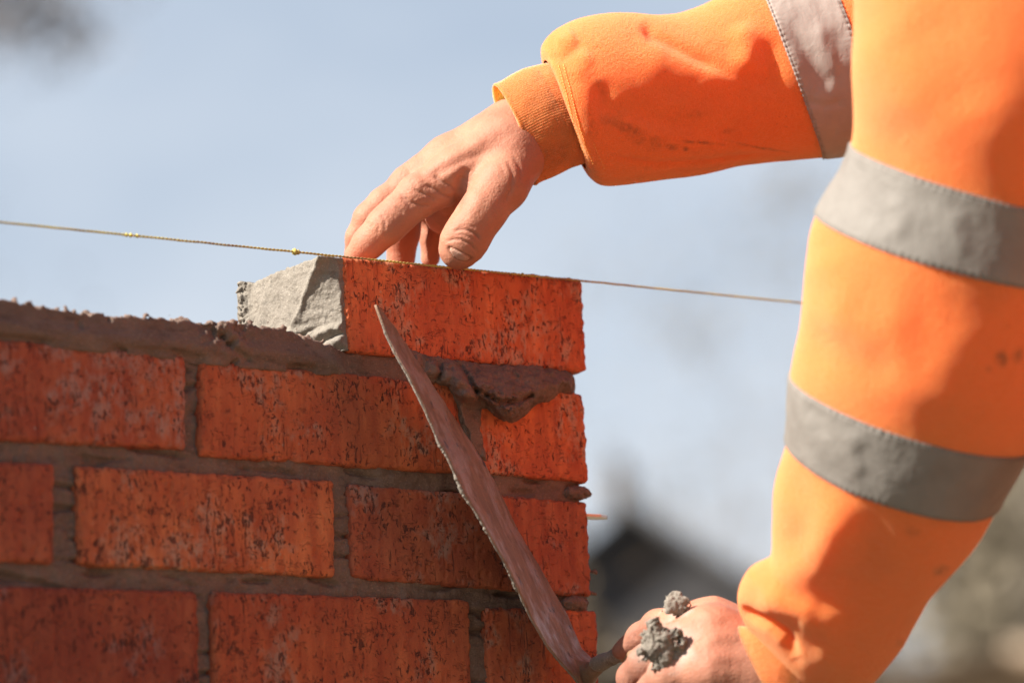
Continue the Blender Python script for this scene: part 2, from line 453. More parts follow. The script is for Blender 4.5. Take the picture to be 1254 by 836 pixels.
def house(name, px, ridge_py, dist, half, rise, depth, wallc, roofc, label, chimney=True, lean=0.0):
    """gabled house; its gable end faces the camera; half = half width, rise = roof rise"""
    apex = B(px, ridge_py, dist)
    root = empty(name, (apex[0], apex[1], GZ)); tag(root, label, 'house', None)
    zr = apex[2]; ze = zr-rise
    def P(a, b, z): return np.array([apex[0], apex[1], 0])+RH*a+FH*b+np.array([0, 0, z])
    W = [P(-half, 0, GZ), P(half, 0, GZ), P(half, 0, ze), P(0, 0, zr-0.05), P(-half, 0, ze)]
    W += [P(-half, depth, GZ), P(half, depth, GZ), P(half, depth, ze), P(0, depth, zr-0.05), P(-half, depth, ze)]
    F = [(0, 1, 2, 3, 4), (9, 8, 7, 6, 5), (1, 6, 7, 2), (5, 0, 4, 9)]
    mesh_obj('wall', np.array(W), F, m_plain(name+'_render', wallc, 0.9, 2, 0.2, 0.2, 0.02), root, False)
    mr = m_plain(name+'_slates', roofc, 0.7, 6, 0.35, 0.5, 0.03)
    ov = 0.4; s = rise/half
    parts = []
    for sg in (-1, 1):
        a1 = sg*(half+ov); z1 = ze-ov*s
        pts = [P(0, -ov, zr), P(a1, -ov, z1), P(a1, depth+ov, z1), P(0, depth+ov, zr)]
        pts += [p+np.array([0, 0, 0.16]) for p in pts]
        parts.append((np.array(pts), np.array([(0, 1, 2, 3), (7, 6, 5, 4), (0, 4, 5, 1), (1, 5, 6, 2), (2, 6, 7, 3), (3, 7, 4, 0)])))
    V, F = join_VF(parts)
    rf = mesh_obj('roof', V, F, mr, root, False)
    if chimney:
        V, F = join_VF([box_VF(P(-0.15, 1.2, zr+0.35), (0.13, 0.13, 0.5)), box_VF(P(-0.15, 1.2, zr+0.88), (0.16, 0.16, 0.04)), box_VF(P(-0.15, 1.2, zr+1.0), (0.06, 0.06, 0.1))])
        mesh_obj('chimney', V, F, m_plain(name+'_stack', (0.085, 0.07, 0.058), 0.9, 3), rf, False)
    mw = m_plain(name+'_pane', (0.05, 0.06, 0.07), 0.15, 2, 0.1, 0.0)
    mfz = m_plain(name+'_frame', (0.75, 0.75, 0.73), 0.6, 2, 0.05, 0.0)
    for a in (-half*0.5, half*0.5):
        for z in (GZ+1.4, GZ+4.1):
            if z+1.4 > ze+0.4: continue
            M = np.array([RH, FH, [0, 0, 1]])
            fr = mesh_obj('window', *join_VF([box_VF(P(a+sx*0.6, -0.02, z+0.6), (0.06, 0.06, 0.66), M) for sx in (-1, 0, 1)]+[box_VF(P(a, -0.02, z+0.6+sz*0.66), (0.66, 0.06, 0.06), M) for sz in (-1, 1)]), mfz, root, False)
            mesh_obj('pane', *box_VF(P(a, -0.004, z+0.6), (0.56, 0.03, 0.6), M), mw, fr, False)
    return root
house('gabled_house', 775, 628, 62, 5.4, 4.0, 11, (0.05, 0.048, 0.05), (0.04, 0.04, 0.044),
      'dark grey gabled house with a chimney, far behind the brick wall end')
house('brick_barn', 1230, 808, 48, 5.0, 0.9, 9, (0.30, 0.22, 0.15), (0.30, 0.22, 0.15),
      'low sandy coloured barn beneath the trees at lower right', False)

def tree(name, base, H, crown, n_leaf, leafc, label, seed, twig=0.0, cat='tree', grp='blurred trees behind the wall', leafsize=0.09, spread=0.36, fill=1.0, girth=1.0, slim=1.0, reach=()):
    rg = np.random.default_rng(seed)
    root = empty(name, base); tag(root, label, cat, grp)
    base = np.asarray(base, float)
    limbs = []; tips = []
    def grow(p, d, L, r, lv):
        k = 5; pts = [p]; q = p.copy(); dd = d.copy()
        for i in range(k):
            dd = dd+rg.normal(size=3)*0.13+np.array([0, 0, 0.05]); dd /= np.linalg.norm(dd)
            q = q+dd*L/k; pts.append(q.copy())
        limbs.append((np.array(pts), np.linspace(r, r*0.5, k+1), lv))
        if lv >= 3: tips.append((p, q)); return
        for i in range([5, 4, 4][lv]):
            t = rg.uniform(0.45, 1.0); a = pts[int(t*k)]
            s = rg.normal(size=3)*fill; s[2] = abs(s[2])*0.5; s /= np.linalg.norm(s)+1e-6
            nd = dd*0.6+s*0.9*fill; nd /= np.linalg.norm(nd)
            grow(a, nd, L*rg.uniform(0.55, 0.75), r*0.45, lv+1)
    grow(base, np.array([0, 0, 1.0]), H*0.42, H*0.022*girth, 0)
    sc = H/max(1e-3, max(q[2] for _, q in tips)-base[2])
    sl_ = np.array([slim, slim, 1.0])
    limbs = [(base+(pt-base)*sl_, r_, lv) for pt, r_, lv in limbs]; tips = [(p_, base+(q_-base)*sl_) for p_, q_ in tips]
    T0 = np.array([q_ for _, q_ in tips]); clumps = []
    for (tx, rad_, nn) in reach:
        st_ = base+np.array([0, 0, H*0.55]); md = (st_+tx)/2+np.array([0, 0, 0.5]); limbs.append((np.array([st_, md, tx]), np.array([.05, .03, .012]), 1))
        clumps.append(tx+rg.normal(size=(nn, 3))*rad_*np.array([1, 1, .6]))
    bark = m_plain(name+'_bark', (0.16, 0.13, 0.11), 0.95, 8, 0.3, 0.5, 0.01)
    sc = 1.0 if reach else sc
    tr = [tube_VF(base+(pt-base)*sc, r_, 7, False) for pt, r_, lv in limbs if lv == 0]
    mesh_obj('trunk', *join_VF(tr), bark, root)
    cp = [tube_VF(base+(pt-base)*sc, r_, 4, False) for pt, r_, lv in limbs if lv > 0]
    V, F = join_VF(cp)
    # leaves and twigs
    T = np.array([base+(q-base)*sc for _, q in tips])
    c = T[rg.integers(len(T), size=n_leaf)]+rg.normal(size=(n_leaf, 3))*H*spread*0.12
    if clumps: c = np.concatenate([c]+clumps); n_leaf = len(c)
    a = rg.normal(size=(n_leaf, 3)); a /= np.linalg.norm(a, axis=1)[:, None]
    b = np.cross(a, rg.normal(size=(n_leaf, 3))); b /= np.linalg.norm(b, axis=1)[:, None]
    s = leafsize*rg.uniform(0.6, 1.5, size=(n_leaf, 1))
    Lq = np.stack([c-a*s, c-b*s*0.35, c+a*s, c+b*s*0.35], 1).reshape(-1, 3)
    mesh_obj('crown', *join_VF([(Lq, np.arange(len(Lq)).reshape(-1, 4))]), m_plain(name+'_leaf', leafc, 0.7, 3, 0.5, 0.0), root, False)
    mesh_obj('branch', V, F, bark, root)
    return root
def tree_at(name, px, top_py, dist, n_leaf, leafc, label, seed, **k):
    top = B(px, top_py, dist); H = top[2]-GZ
    return tree(name, (top[0], top[1], GZ), H, 0, n_leaf, leafc, label, seed, **k)
tree_at('bare_tree', 960, 40, 150, 1200, (0.20, 0.17, 0.13), 'tall sparse tree of thin twigs blurred against the sky right of the wall', 2, leafsize=0.16, fill=0.55, girth=0.35, slim=0.6, reach=[(B(965, 235, 150), 1.3, 260), (B(855, 400, 150), 1.2, 230), (B(930, 320, 150), 1.5, 200), (B(760, 330, 150), 1.6, 120)])
tree_at('bare_tree', -330, -420, 55, 900, (0.12, 0.10, 0.09), 'sparse tree whose dark twigs show at the top left corner of the sky', 5, leafsize=0.13, fill=0.75, girth=0.45, slim=0.62, reach=[(B(45, 32, 55), 0.50, 230), (B(10, -20, 55), 0.6, 260)])
tree_at('leafy_tree', 1390, 600, 66, 26000, (0.20, 0.165, 0.11), 'olive brown tree below the near sleeve at the right', 9, leafsize=0.17, spread=0.8, fill=0.6, slim=0.5)
tree_at('leafy_tree', 1500, 480, 62, 26000, (0.11, 0.09, 0.065), 'dark brown tree at the right edge beside the olive one', 12, leafsize=0.17, spread=0.7, fill=0.6, slim=0.5)
tree_at('leafy_tree', 705, 775, 50, 8000, (0.22, 0.17, 0.11), 'dry beige shrubby tree standing before the dark gabled house', 15, leafsize=0.3, spread=0.45, fill=0.5)

# ------------------------------------------------------------------ the brick wall
WALL = empty('brick_wall', (0, 0.05, GZ))
tag(WALL, 'unfinished red brick wall with grey brown mortar joints, ending at the corner', 'wall')
def lattice(nx, ys, nz):
    """surface vertices of a box lattice in unit coordinates u, y(metres), w"""
    us = np.linspace(0, 1, nx+1); ws = np.linspace(0, 1, nz+1); ny = len(ys)-1
    I, J, K = np.meshgrid(np.arange(nx+1), np.arange(ny+1), np.arange(nz+1), indexing='ij')
    surf = (I == 0) | (I == nx) | (J == 0) | (J == ny) | (K == 0) | (K == nz)
    idx = -np.ones(surf.shape, np.int64); idx[surf] = np.arange(surf.sum())
    U = np.stack([us[I[surf]], ys[J[surf]], ws[K[surf]]], 1)
    Fs = []
    def q(A, flip):
        f = np.stack([A[:-1, :-1], A[1:, :-1], A[1:, 1:], A[:-1, 1:]], -1).reshape(-1, 4)
        Fs.append(f[:, ::-1] if flip else f)
    q(idx[:, 0, :], False); q(idx[:, -1, :], True)
    q(idx[0], True); q(idx[-1], False)
    q(idx[:, :, 0], True); q(idx[:, :, -1], False)
    return U, np.concatenate(Fs)
def bilin(c, u, w):
    TL, TR, BR, BL = c
    return ((1-u)*w)[:, None]*TL+(u*w)[:, None]*TR+(u*(1-w))[:, None]*BR+((1-u)*(1-w))[:, None]*BL
brick_no = 0
def brick(c3, parent, tint, fine=True, dy=0.0, name='brick', rough=1.0, depth=0.1025, rad=0.003):
    """c3: front corners TL TR BR BL in world; the brick runs back from them"""
    global brick_no
    brick_no += 1
    W = np.linalg.norm(c3[1]-c3[0]); H = np.linalg.norm(c3[1]-c3[2])
    if fine:
        ys = np.concatenate([np.linspace(0, 0.010, 9), np.linspace(0.013, depth-0.004, 22), [depth]])
        U, F = lattice(int(W/0.00115), ys, int(H/0.00115))
    else:
        U, F = lattice(14, np.linspace(0, depth, 8), 6)
    # local box coords
    X = np.stack([U[:, 0]*W, U[:, 1], U[:, 2]*H], 1)
    lo = np.full(3, rad); hi = np.array([W, depth, H])-rad
    C = np.clip(X, lo, hi); d = X-C; L = np.linalg.norm(d, axis=1); nrm = d/np.maximum(L, 1e-9)[:, None]
    X = np.where(L[:, None] > 1e-9, C+nrm*rad, X)
    if fine:
        S = X*np.array([1, 1, 1.0])+brick_no*3.37
        nz_ = perlin(S*45)*0.0005+perlin(S*130)*0.00035
        tear = perlin(S*np.array([330, 330, 170]))
        nz_ -= 0.0010*sstep(0.38, 0.62, tear)*rough
        # worn ragged arrises
        edge = 1-sstep(0.001, 0.006, np.sort(np.minimum(X, np.array([W, depth, H])-X), axis=1)[:, 1])
        chip = fbm(S*np.array([150, 150, 150]), 3)
        nz_ += edge*(chip*0.0022-0.0004)*rough
        X = X+nrm*nz_[:, None]
    u = X[:, 0]/W; wv = X[:, 2]/H
    V = bilin(c3, u, wv)
    back = np.array([0, 1.0, 0])
    V = V+back*(X[:, 1]+dy)[:, None]
    o = mesh_obj(name, V, F, M_BRICK, parent)
    o.color = (*tint, 1)
    return o
def corners(TL, TR, BR, BL, y=0.0):
    return [on_y(*TL, y), on_y(*TR, y), on_y(*BR, y), on_y(*BL, y)]
ROWS = {  # tints hold brick tone plus painted-in shade, darker to the left and below
 'B': [((-90, 407), (228.5, 436), (228.5, 550), (-90, 535), (0.82, 0.8, 0.9)),
       ((246, 440), (560, 469), (572, 580), (245.5, 558), (0.88, 0.84, 0.82)),
       ((581, 472), (717, 481), (722, 591), (588, 578), (1.12, 1.08, 1.0))],
 'C': [((-245, 553), (68, 567), (67, 690), (-245, 680), (0.76, 0.74, 0.85)),
       ((93.5, 569), (411, 588), (411, 706.5), (98, 691.5), (0.95, 1.0, 1.0)),
       ((428, 591), (721.5, 614), (727, 730), (432, 707), (0.72, 0.74, 0.85))],
 'D': [((-75, 714), (243, 723), (246, 846), (-75, 842), (0.58, 0.52, 0.62)),
       ((259.6, 723), (576, 734), (580, 858), (263, 848), (0.78, 0.74, 0.74)),
       ((597, 742), (733, 747), (737, 868), (601, 862), (0.82, 0.76, 0.74))]}
WCOR = []
for rk, row in ROWS.items():
    for r_ in row:
        c3 = corners(*r_[:4]); WCOR.append((rk, c3))
        brick(c3, WALL, r_[4], dy=RNG.uniform(-0.0006, 0.0008))
# courses beyond the frame: left of the picture and below it
def wc(x0, x1, z0, z1): return [np.array([x0, 0, z1]), np.array([x1, 0, z1]), np.array([x1, 0, z0]), np.array([x0, 0, z0])]
zC0 = float(np.mean([c[2][2] for k, c in WCOR if k == 'C'])); pitch = 0.0757
left = {k: min(c[0][0] for kk, c in WCOR if kk == k) for k in 'BCD'}
zz = {k: (np.mean([c[2][2] for kk, c in WCOR if kk == k]), np.mean([c[0][2] for kk, c in WCOR if kk == k])) for k in 'BCD'}
for k in 'BCD':
    x = left[k]-0.011
    L3 = [c for kk, c in WCOR if kk == k][0]
    for i in range(3):
        z0, z1 = L3[3][2], L3[0][2]
        brick(wc(x-0.215, x, z0, z1), WALL, (0.85, 0.85, 0.9), False); x -= 0.226
zb = zz['D'][0]-0.011
for rI in range(3):
    x = 0.0; half = rI % 2 == 1; first = 0.1025 if half else 0.215
    for i in range(7):
        Lb = first if i == 0 else 0.215
        brick(wc(x-Lb, x, zb-0.065, zb), WALL, (1.0, 0.95, 0.9) if i % 2 else (0.85, 0.85, 0.9), False); x -= Lb+0.011
    zb -= 0.076
# the remaining lower courses down to the ground, wholly outside the frame
parts = []; rI = 3
while zb > GZ-0.02:
    x = 0.0; i = 0
    while x > -1.5:
        Lb = 0.1025 if (i == 0 and rI % 2) else 0.215
        parts.append(box_VF((x-Lb/2, 0.051, zb-0.0325), (Lb/2, 0.051, 0.0325))); x -= Lb+0.011; i += 1
    zb -= 0.076; rI += 1
o = mesh_obj('lower_brickwork', *join_VF(parts), M_BRICK, WALL, False); o.color = (0.95, 0.92, 0.92, 1)

# mortar joints: one recessed sheet that turns the corner, displaced
def joints():
    s = np.concatenate([np.linspace(-1.45, -0.72, 50), np.arange(-0.715, -0.0012, 0.00125), np.linspace(0, 0.1, 60)])
    ztop = 0.143
    z = np.concatenate([np.linspace(GZ, -0.13, 40), np.arange(-0.128, ztop, 0.00125)])
    S, Z = np.meshgrid(s, z, indexing='ij')
    x = np.minimum(S, 0)-0.0050; y = np.maximum(S, 0)+0.0050
    P = np.stack([S, Z, 0*S], -1)
    n1 = fbm(P*26, 3)*0.0028+fbm(P*120, 4)*0.0024
    gaps = sstep(0.22, 0.5, perlin(P*np.array([28, 150, 1])+9))*0.004
    front = S < 0
    y = np.where(front, y-n1+gaps-0.0007, y)
    x = np.where(front, x, x+n1*1.8+0.0005)
    xr = np.where(front, x, x)
    V = np.stack([x, y, Z], -1).reshape(-1, 3)
    mesh_obj('mortar_joint', V, grid_F(len(s), len(z)), M_BED_SHADED, WALL)
    # back of the core
    mesh_obj('mortar_core', *box_VF((-0.73, 0.056, (GZ+0.10)/2), (0.722, 0.040, (0.10-GZ)/2)), M_BED_SHADED, WALL, False)
joints()

# thick fresh bed along the top of the wall, and the squeezed-out mortar below the new brick
def zline(x, pts):
    q = np.array([on_y(*p) for p in pts]); o_ = np.argsort(q[:, 0])
    return np.interp(x, q[o_, 0], q[o_, 2])
bot_pts = [(-160, 400), (0, 415), (228, 436), (246, 440), (560, 469), (717, 481)]
top_pts = [(-160, 350), (-60, 358), (0, 368), (60, 378), (120, 386), (200, 391), (250, 395), (300, 398), (345, 402), (372, 411), (400, 420), (425, 430), (719, 456)]
def bed():
    def fn(P):
        x, y, z = P[..., 0], P[..., 1], P[..., 2]
        zt = zline(x, top_pts).astype(np.float32); zb_ = zline(x, bot_pts).astype(np.float32)-0.003
        sx = sstep(-0.225, -0.205, x)
        n = fbm(P*np.float32(60), 3); n2 = fbm(P*np.float32(260), 3, seed=2)
        n3_ = fbm(P*np.float32(170), 2, seed=12)
        ztop_ = zt-0.0005*sx+(1-sx)*(0.0026*n+0.0030*n2+0.0045*sstep(0.12, 0.5, n3_))
        # the bed falls slightly towards the back and is dished
        ztop_ = ztop_-0.10*np.clip(y, 0, 0.1)*(1-sx)
        # torn fold near the brick
        p = to_px(P.reshape(-1, 3)).reshape(*P.shape[:-1], 2)
        td, tt_, _s = polydist(p.reshape(-1, 2), [(232, 388), (250, 402), (272, 415), (292, 432), (302, 440)])
        td = td.reshape(p.shape[:-1]).astype(np.float32); tear = np.exp(-(td/5.0)**2)
        crum = np.exp(-((p[..., 0]-278)/24)**2-((p[..., 1]-404)/20)**2)
        yf = -0.001+0.0011*fbm(P*np.float32(45), 2, seed=4)+0.0007*n2+0.004*sx
        yf = yf+0.0045*sstep(0.40, 0.62, fbm(P*np.float32(75), 2, seed=8))*(1-sx)
        yf = yf+tear*0.0035+crum*(0.016*fbm(P*np.float32(130), 4, seed=6)-0.001)
        yf = yf+0.004*sstep(0.004, 0.001, z-zb_-0.003)*sstep(0.0, 0.3, fbm(P*np.float32(30), 2, seed=15)+0.1)*(1-sx)
        # bulge low on the front edge
        yf = yf-0.0028*np.exp(-((z-(zt*0.4+zb_*0.6))/0.006)**2)*(1-sx)
        a = np.maximum(z-ztop_, zb_-z)
        b = np.maximum(yf-y, y-0.100)
        c = x+0.006+0.004*fbm(P*np.float32(110), 2, seed=3)
        return np.maximum(np.maximum(smin(a, a, 0.001), b), c)
    V, F = nets(fn, (-0.82, -0.016, 0.128), (0.002, 0.104, 0.198), 0.00125)
    mesh_obj('mortar_bed', V, F, M_BED_SHADED, WALL)
bed()
def squeeze():
    """mortar squeezed out of the new bed joint, hanging over the course below"""
    poly = [(500, 428), (520, 433), (545, 439), (575, 444), (600, 447), (630, 448), (660, 448), (684, 455), (700, 459), (703, 468), (699, 477), (688, 479), (680, 484), (672, 490), (662, 493), (652, 499),
            (645, 507), (636, 511), (628, 516), (618, 515), (606, 508), (596, 500), (589, 500), (588, 520), (591, 545), (596, 562), (588, 560), (579, 545), (570, 520), (560, 492), (549, 473), (535, 468), (522, 466), (508, 452)]
    W2 = np.array([on_y(*p)[[0, 2]] for p in poly], np.float32)
    def sd2(X):
        d = np.full(len(X), 1e9, np.float32); ins = np.zeros(len(X), bool)
        for k in range(len(W2)):
            a, b = W2[k], W2[(k+1) % len(W2)]; ab = b-a
            t = np.clip(((X-a) @ ab)/(ab @ ab), 0, 1); d = np.minimum(d, np.linalg.norm(X-a-t[:, None]*ab, axis=1))
            c = (a[1] > X[:, 1]) != (b[1] > X[:, 1])
            ins ^= c & (X[:, 0] < (b[0]-a[0])*(X[:, 1]-a[1])/(b[1]-a[1]+1e-12)+a[0])
        return np.where(ins, d, -d)
    def fn(P):
        X = P[..., [0, 2]].reshape(-1, 2)
        wob = np.stack([fbm(P.reshape(-1, 3)*np.float32(140), 3, seed=21), fbm(P.reshape(-1, 3)*np.float32(140), 3, seed=22)], 1)*0.0035
        x, y, z = P[..., 0], P[..., 1], P[..., 2]
        fr = np.maximum(-y, 0).reshape(-1, 1)      # the lump leans towards the trowel side as it comes forward
        d = sd2(X+wob+fr*np.array([[0.86, 0.26]], np.float32)).reshape(P.shape[:-1])
        zt = zline(x, [(500, 428), (600, 447), (684, 455), (720, 460)]).astype(np.float32)
        dn = np.clip((zt-z)/0.030, 0, 1.2)
        main = sstep(-0.150, -0.128, x)
        T = (0.005+(0.004+0.015*dn)*main)*(1-np.exp(-np.maximum(d, 0)/0.0045))
        T = T+0.0052*fbm(P*np.array([85, 85, 120], np.float32), 3, seed=5)+0.0035*np.abs(fbm(P*np.float32(260), 3, seed=7))+0.004*sstep(0.55, 0.8, dn)*fbm(P*np.float32(170), 3, seed=9)
        # clefts between the torn lobes
        p = to_px(P.reshape(-1, 3))
        for ln in ([(537, 440), (541, 455), (534, 468)], [(563, 446), (574, 464), (583, 480), (592, 500)], [(583, 478), (612, 492), (634, 492), (650, 484)]):
            dd = polydist(p, ln)[0].reshape(P.shape[:-1]); T = T-0.006*np.exp(-(dd/3.2)**2)
        T = np.clip(T, 0.0025, 0.0245*main+(1-main)*0.008+0.0*x)
        m_ = (sstep(606, 588, p[:, 0])*sstep(480, 500, p[:, 1])).reshape(P.shape[:-1]); T = T*(1-m_)+np.minimum(T, 0.0035)*m_
        T = np.where(d < 0, T*0+d, T)
        return np.maximum((-y-T)*0.6, y-0.022)
    V, F = nets(fn, (-0.205, -0.030, 0.030), (0.004, 0.024, 0.178), 0.0009)
    V, F = np.asarray(V), F
    mesh_obj('squeezed_mortar', V, F, M_BED_SHADED, WALL)
squeeze()
# small crumbs of mortar hanging at the corner joints
def crumb(px, py, r_, seed):
    c = on_y(px, py, 0.004).astype(np.float32)
    def fn(P): return np.linalg.norm((P-c)*np.array([0.48, 1, 1.05], np.float32), axis=-1)-r_+0.0024*fbm(P*np.float32(280), 3, seed=seed)
    return nets(fn, c-0.018, c+0.018, 0.0008)
mesh_obj('mortar_crumb', *join_VF([crumb(706, 603, 0.0055, 1), crumb(703, 738, 0.0055, 2), crumb(726, 726, 0.0016, 3), crumb(727, 700, 0.0014, 4)]), M_BED_SHADED, WALL)

# ------------------------------------------------------------------ the new brick with its mortared end
NB = empty('new_brick', on_y(570, 455)); tag(NB, 'orange red brick with mortared left end, set on the wall under the string', 'brick')
cA = corners((418, 314), (713, 341), (719, 456), (425, 431))
brick(cA, NB, (1.15, 1.05, 0.95), name='brick_body', dy=-0.001)
def butter():
    xl = (cA[0][0]+cA[3][0])/2
    zt, zb_ = cA[0][2], cA[3][2]
    TL, BL = cA[0], cA[3]
    def fn(P):
        x, y, z = P[..., 0], P[..., 1], P[..., 2]
        t = (z-BL[2])/(TL[2]-BL[2])
        xf = (BL[0]+(TL[0]-BL[0])*t).astype(np.float32)
        p = to_px(P.reshape(-1, 3)).reshape(*P.shape[:-1], 2)
        # thickness of the smeared mortar over the end face: v = 0 front arris .. 1 back
        v = y/0.1025
        vr = 0.02+0.50*(1-t)
        wv_ = fbm(P*np.float32(70), 2, seed=31)*0.04
        front = sstep(0.02, -0.02, v+wv_-vr)
        th = 0.0165-0.003*sstep(0.5, 0.9, v)
        th = th*(1-front)+front*(0.0025+0.013*np.clip(v/np.maximum(vr, 0.03), 0, 1))
        th = th+0.0012*np.exp(-((v+wv_-vr)/0.02)**2)
        rr = np.hypot((v+0.12)*1.0, (t+0.22)*1.3)+0.03*fbm(P*np.float32(60), 2, seed=8)
        wm = sstep(0.36, 0.22, t)*sstep(0.62, 0.5, v)
        th = th+wm*(0.0060*np.abs(np.sin(rr*17))-0.002+0.0012*fbm(P*np.float32(300), 3, seed=13))
        rg = np.exp(-((v-0.88)/0.055)**2)
        th = th+rg*(0.0030+0.0110*np.abs(fbm(P*np.float32(230), 3, seed=3)))-0.003*sstep(0.93, 1.0, v)
        th = th+0.0016*fbm(P*np.float32(95), 4, seed=41)+0.0008*np.abs(fbm(P*np.float32(300), 3, seed=42))+0.0005*fbm(P*np.float32(420), 3)+0.0012*front*fbm(P*np.float32(170), 3, seed=9)
        a = np.maximum(xf-th-x, x-(xf+0.002))
        ed = 0.0012*fbm(P*np.float32(260), 3, seed=5)
        zc = np.maximum(z-(TL[2]-0.0005-0.003*v+rg*0.003+1.6*ed), (BL[2]+0.001)-z)
        yc = np.maximum(0.0005+ed-y, y-0.104)
        return np.maximum(np.maximum(a, zc), yc)
    V, F = nets(fn, (xl-0.03, -0.004, zb_-0.004), (xl+0.006, 0.108, zt+0.004), 0.0009)
    mesh_obj('mortar_end', V, F, M_FRESH, NB)
butter()

# ------------------------------------------------------------------ wall tie
def tie():
    p0 = on_y(738, 629, 0.0); z = p0[2]
    c = on_y(742, 629, 0.012); L = 0.05
    pts = np.array([[c[0]-L, 0.014, z], [c[0]-0.006, 0.012, z], [c[0], 0.010, z+0.0004]])
    a = np.array([(-L, -0.004), (-L, 0.006), (-0.008, 0.006), (-0.002, 0.003), (0.001, 0), (-0.003, -0.004), (-0.010, -0.006)])
    V = [[c[0]+x, 0.012+y, z+0.0009] for x, y in a]+[[c[0]+x, 0.012+y, z-0.0009] for x, y in a]
    n = len(a)
    F = [tuple(range(n))[::-1], tuple(range(n, 2*n))]+[(i, (i+1) % n, n+(i+1) % n, n+i) for i in range(n)]
    o = mesh_obj('wall_tie', np.array(V), F, m_plain('tie_steel', (0.62, 0.58, 0.52), 0.35, 200, 0.1, 0.2, 0.0003, Metallic=0.45), None, False)
    tag(o, 'small flat steel wall tie sticking out of the right end of the wall', 'wall tie')
tie()

# ------------------------------------------------------------------ string line
def string_line():
    A = on_y(0, 272, -0.004); Bp = on_y(715, 344, -0.004)
    d = (Bp-A)/np.linalg.norm(Bp-A)
    s = np.arange(-0.5, 1.75, 0.0011)
    sag = lambda s_: 0.0
    base = A+np.outer(s, d)
    base[:, 2] += 0.0012*np.cos(s*3.0)*0+0.00025*perlin(np.stack([s*60, 0*s, 0*s], -1))
    side = np.cross(d, [0, 0, 1]); side /= np.linalg.norm(side); upv = np.cross(side, d)
    parts = []
    for ph in (0, math.pi):
        a = s*2*math.pi/0.0062+ph
        pts = base+0.00036*(np.outer(np.cos(a), side)+np.outer(np.sin(a), upv))
        parts.append(tube_VF(pts, 0.00052*(1+0.25*perlin(np.stack([s*300, 0*s+ph, 0*s], -1))), 5, False))
    rg = np.random.default_rng(4)
    for px_, py_, rr in ((361, 309, 0.0021), (365, 310, 0.0016), (160, 289, 0.0013), (155, 288.5, .0012), (168, 290, .0012), (640, 337, .0013)):
        t = ((on_y(px_, py_, -0.004)-A) @ d); c = A+d*t
        th = np.linspace(0, np.pi, 8)[:, None]; ph = np.linspace(0, 2*np.pi, 11)[:-1][None]
        V = np.stack([np.sin(th)*np.cos(ph), np.sin(th)*np.sin(ph), np.cos(th)+0*ph], -1).reshape(-1, 3)*rr*rg.uniform(0.8, 1.2, (80, 1))
        parts.append((V+c, grid_F(8, 10, True)))
    t = NT('string')
    c = t.mix(t.ramp(t.noise(22, 3), 0.42, 0.6), (0.58, 0.49, 0.10), (0.30, 0.19, 0.08))
    c = t.mix(t.ramp(t.noise(160, 3), 0.5, 0.7), c, (0.45, 0.38, 0.15))
    m = t.out(c, 0.8)
    V, F = join_VF(parts)
    o = mesh_obj('string_line', V, F, m)
    tag(o, 'taut dirty yellow twisted string running level along the top of the new brick', 'string')
string_line()

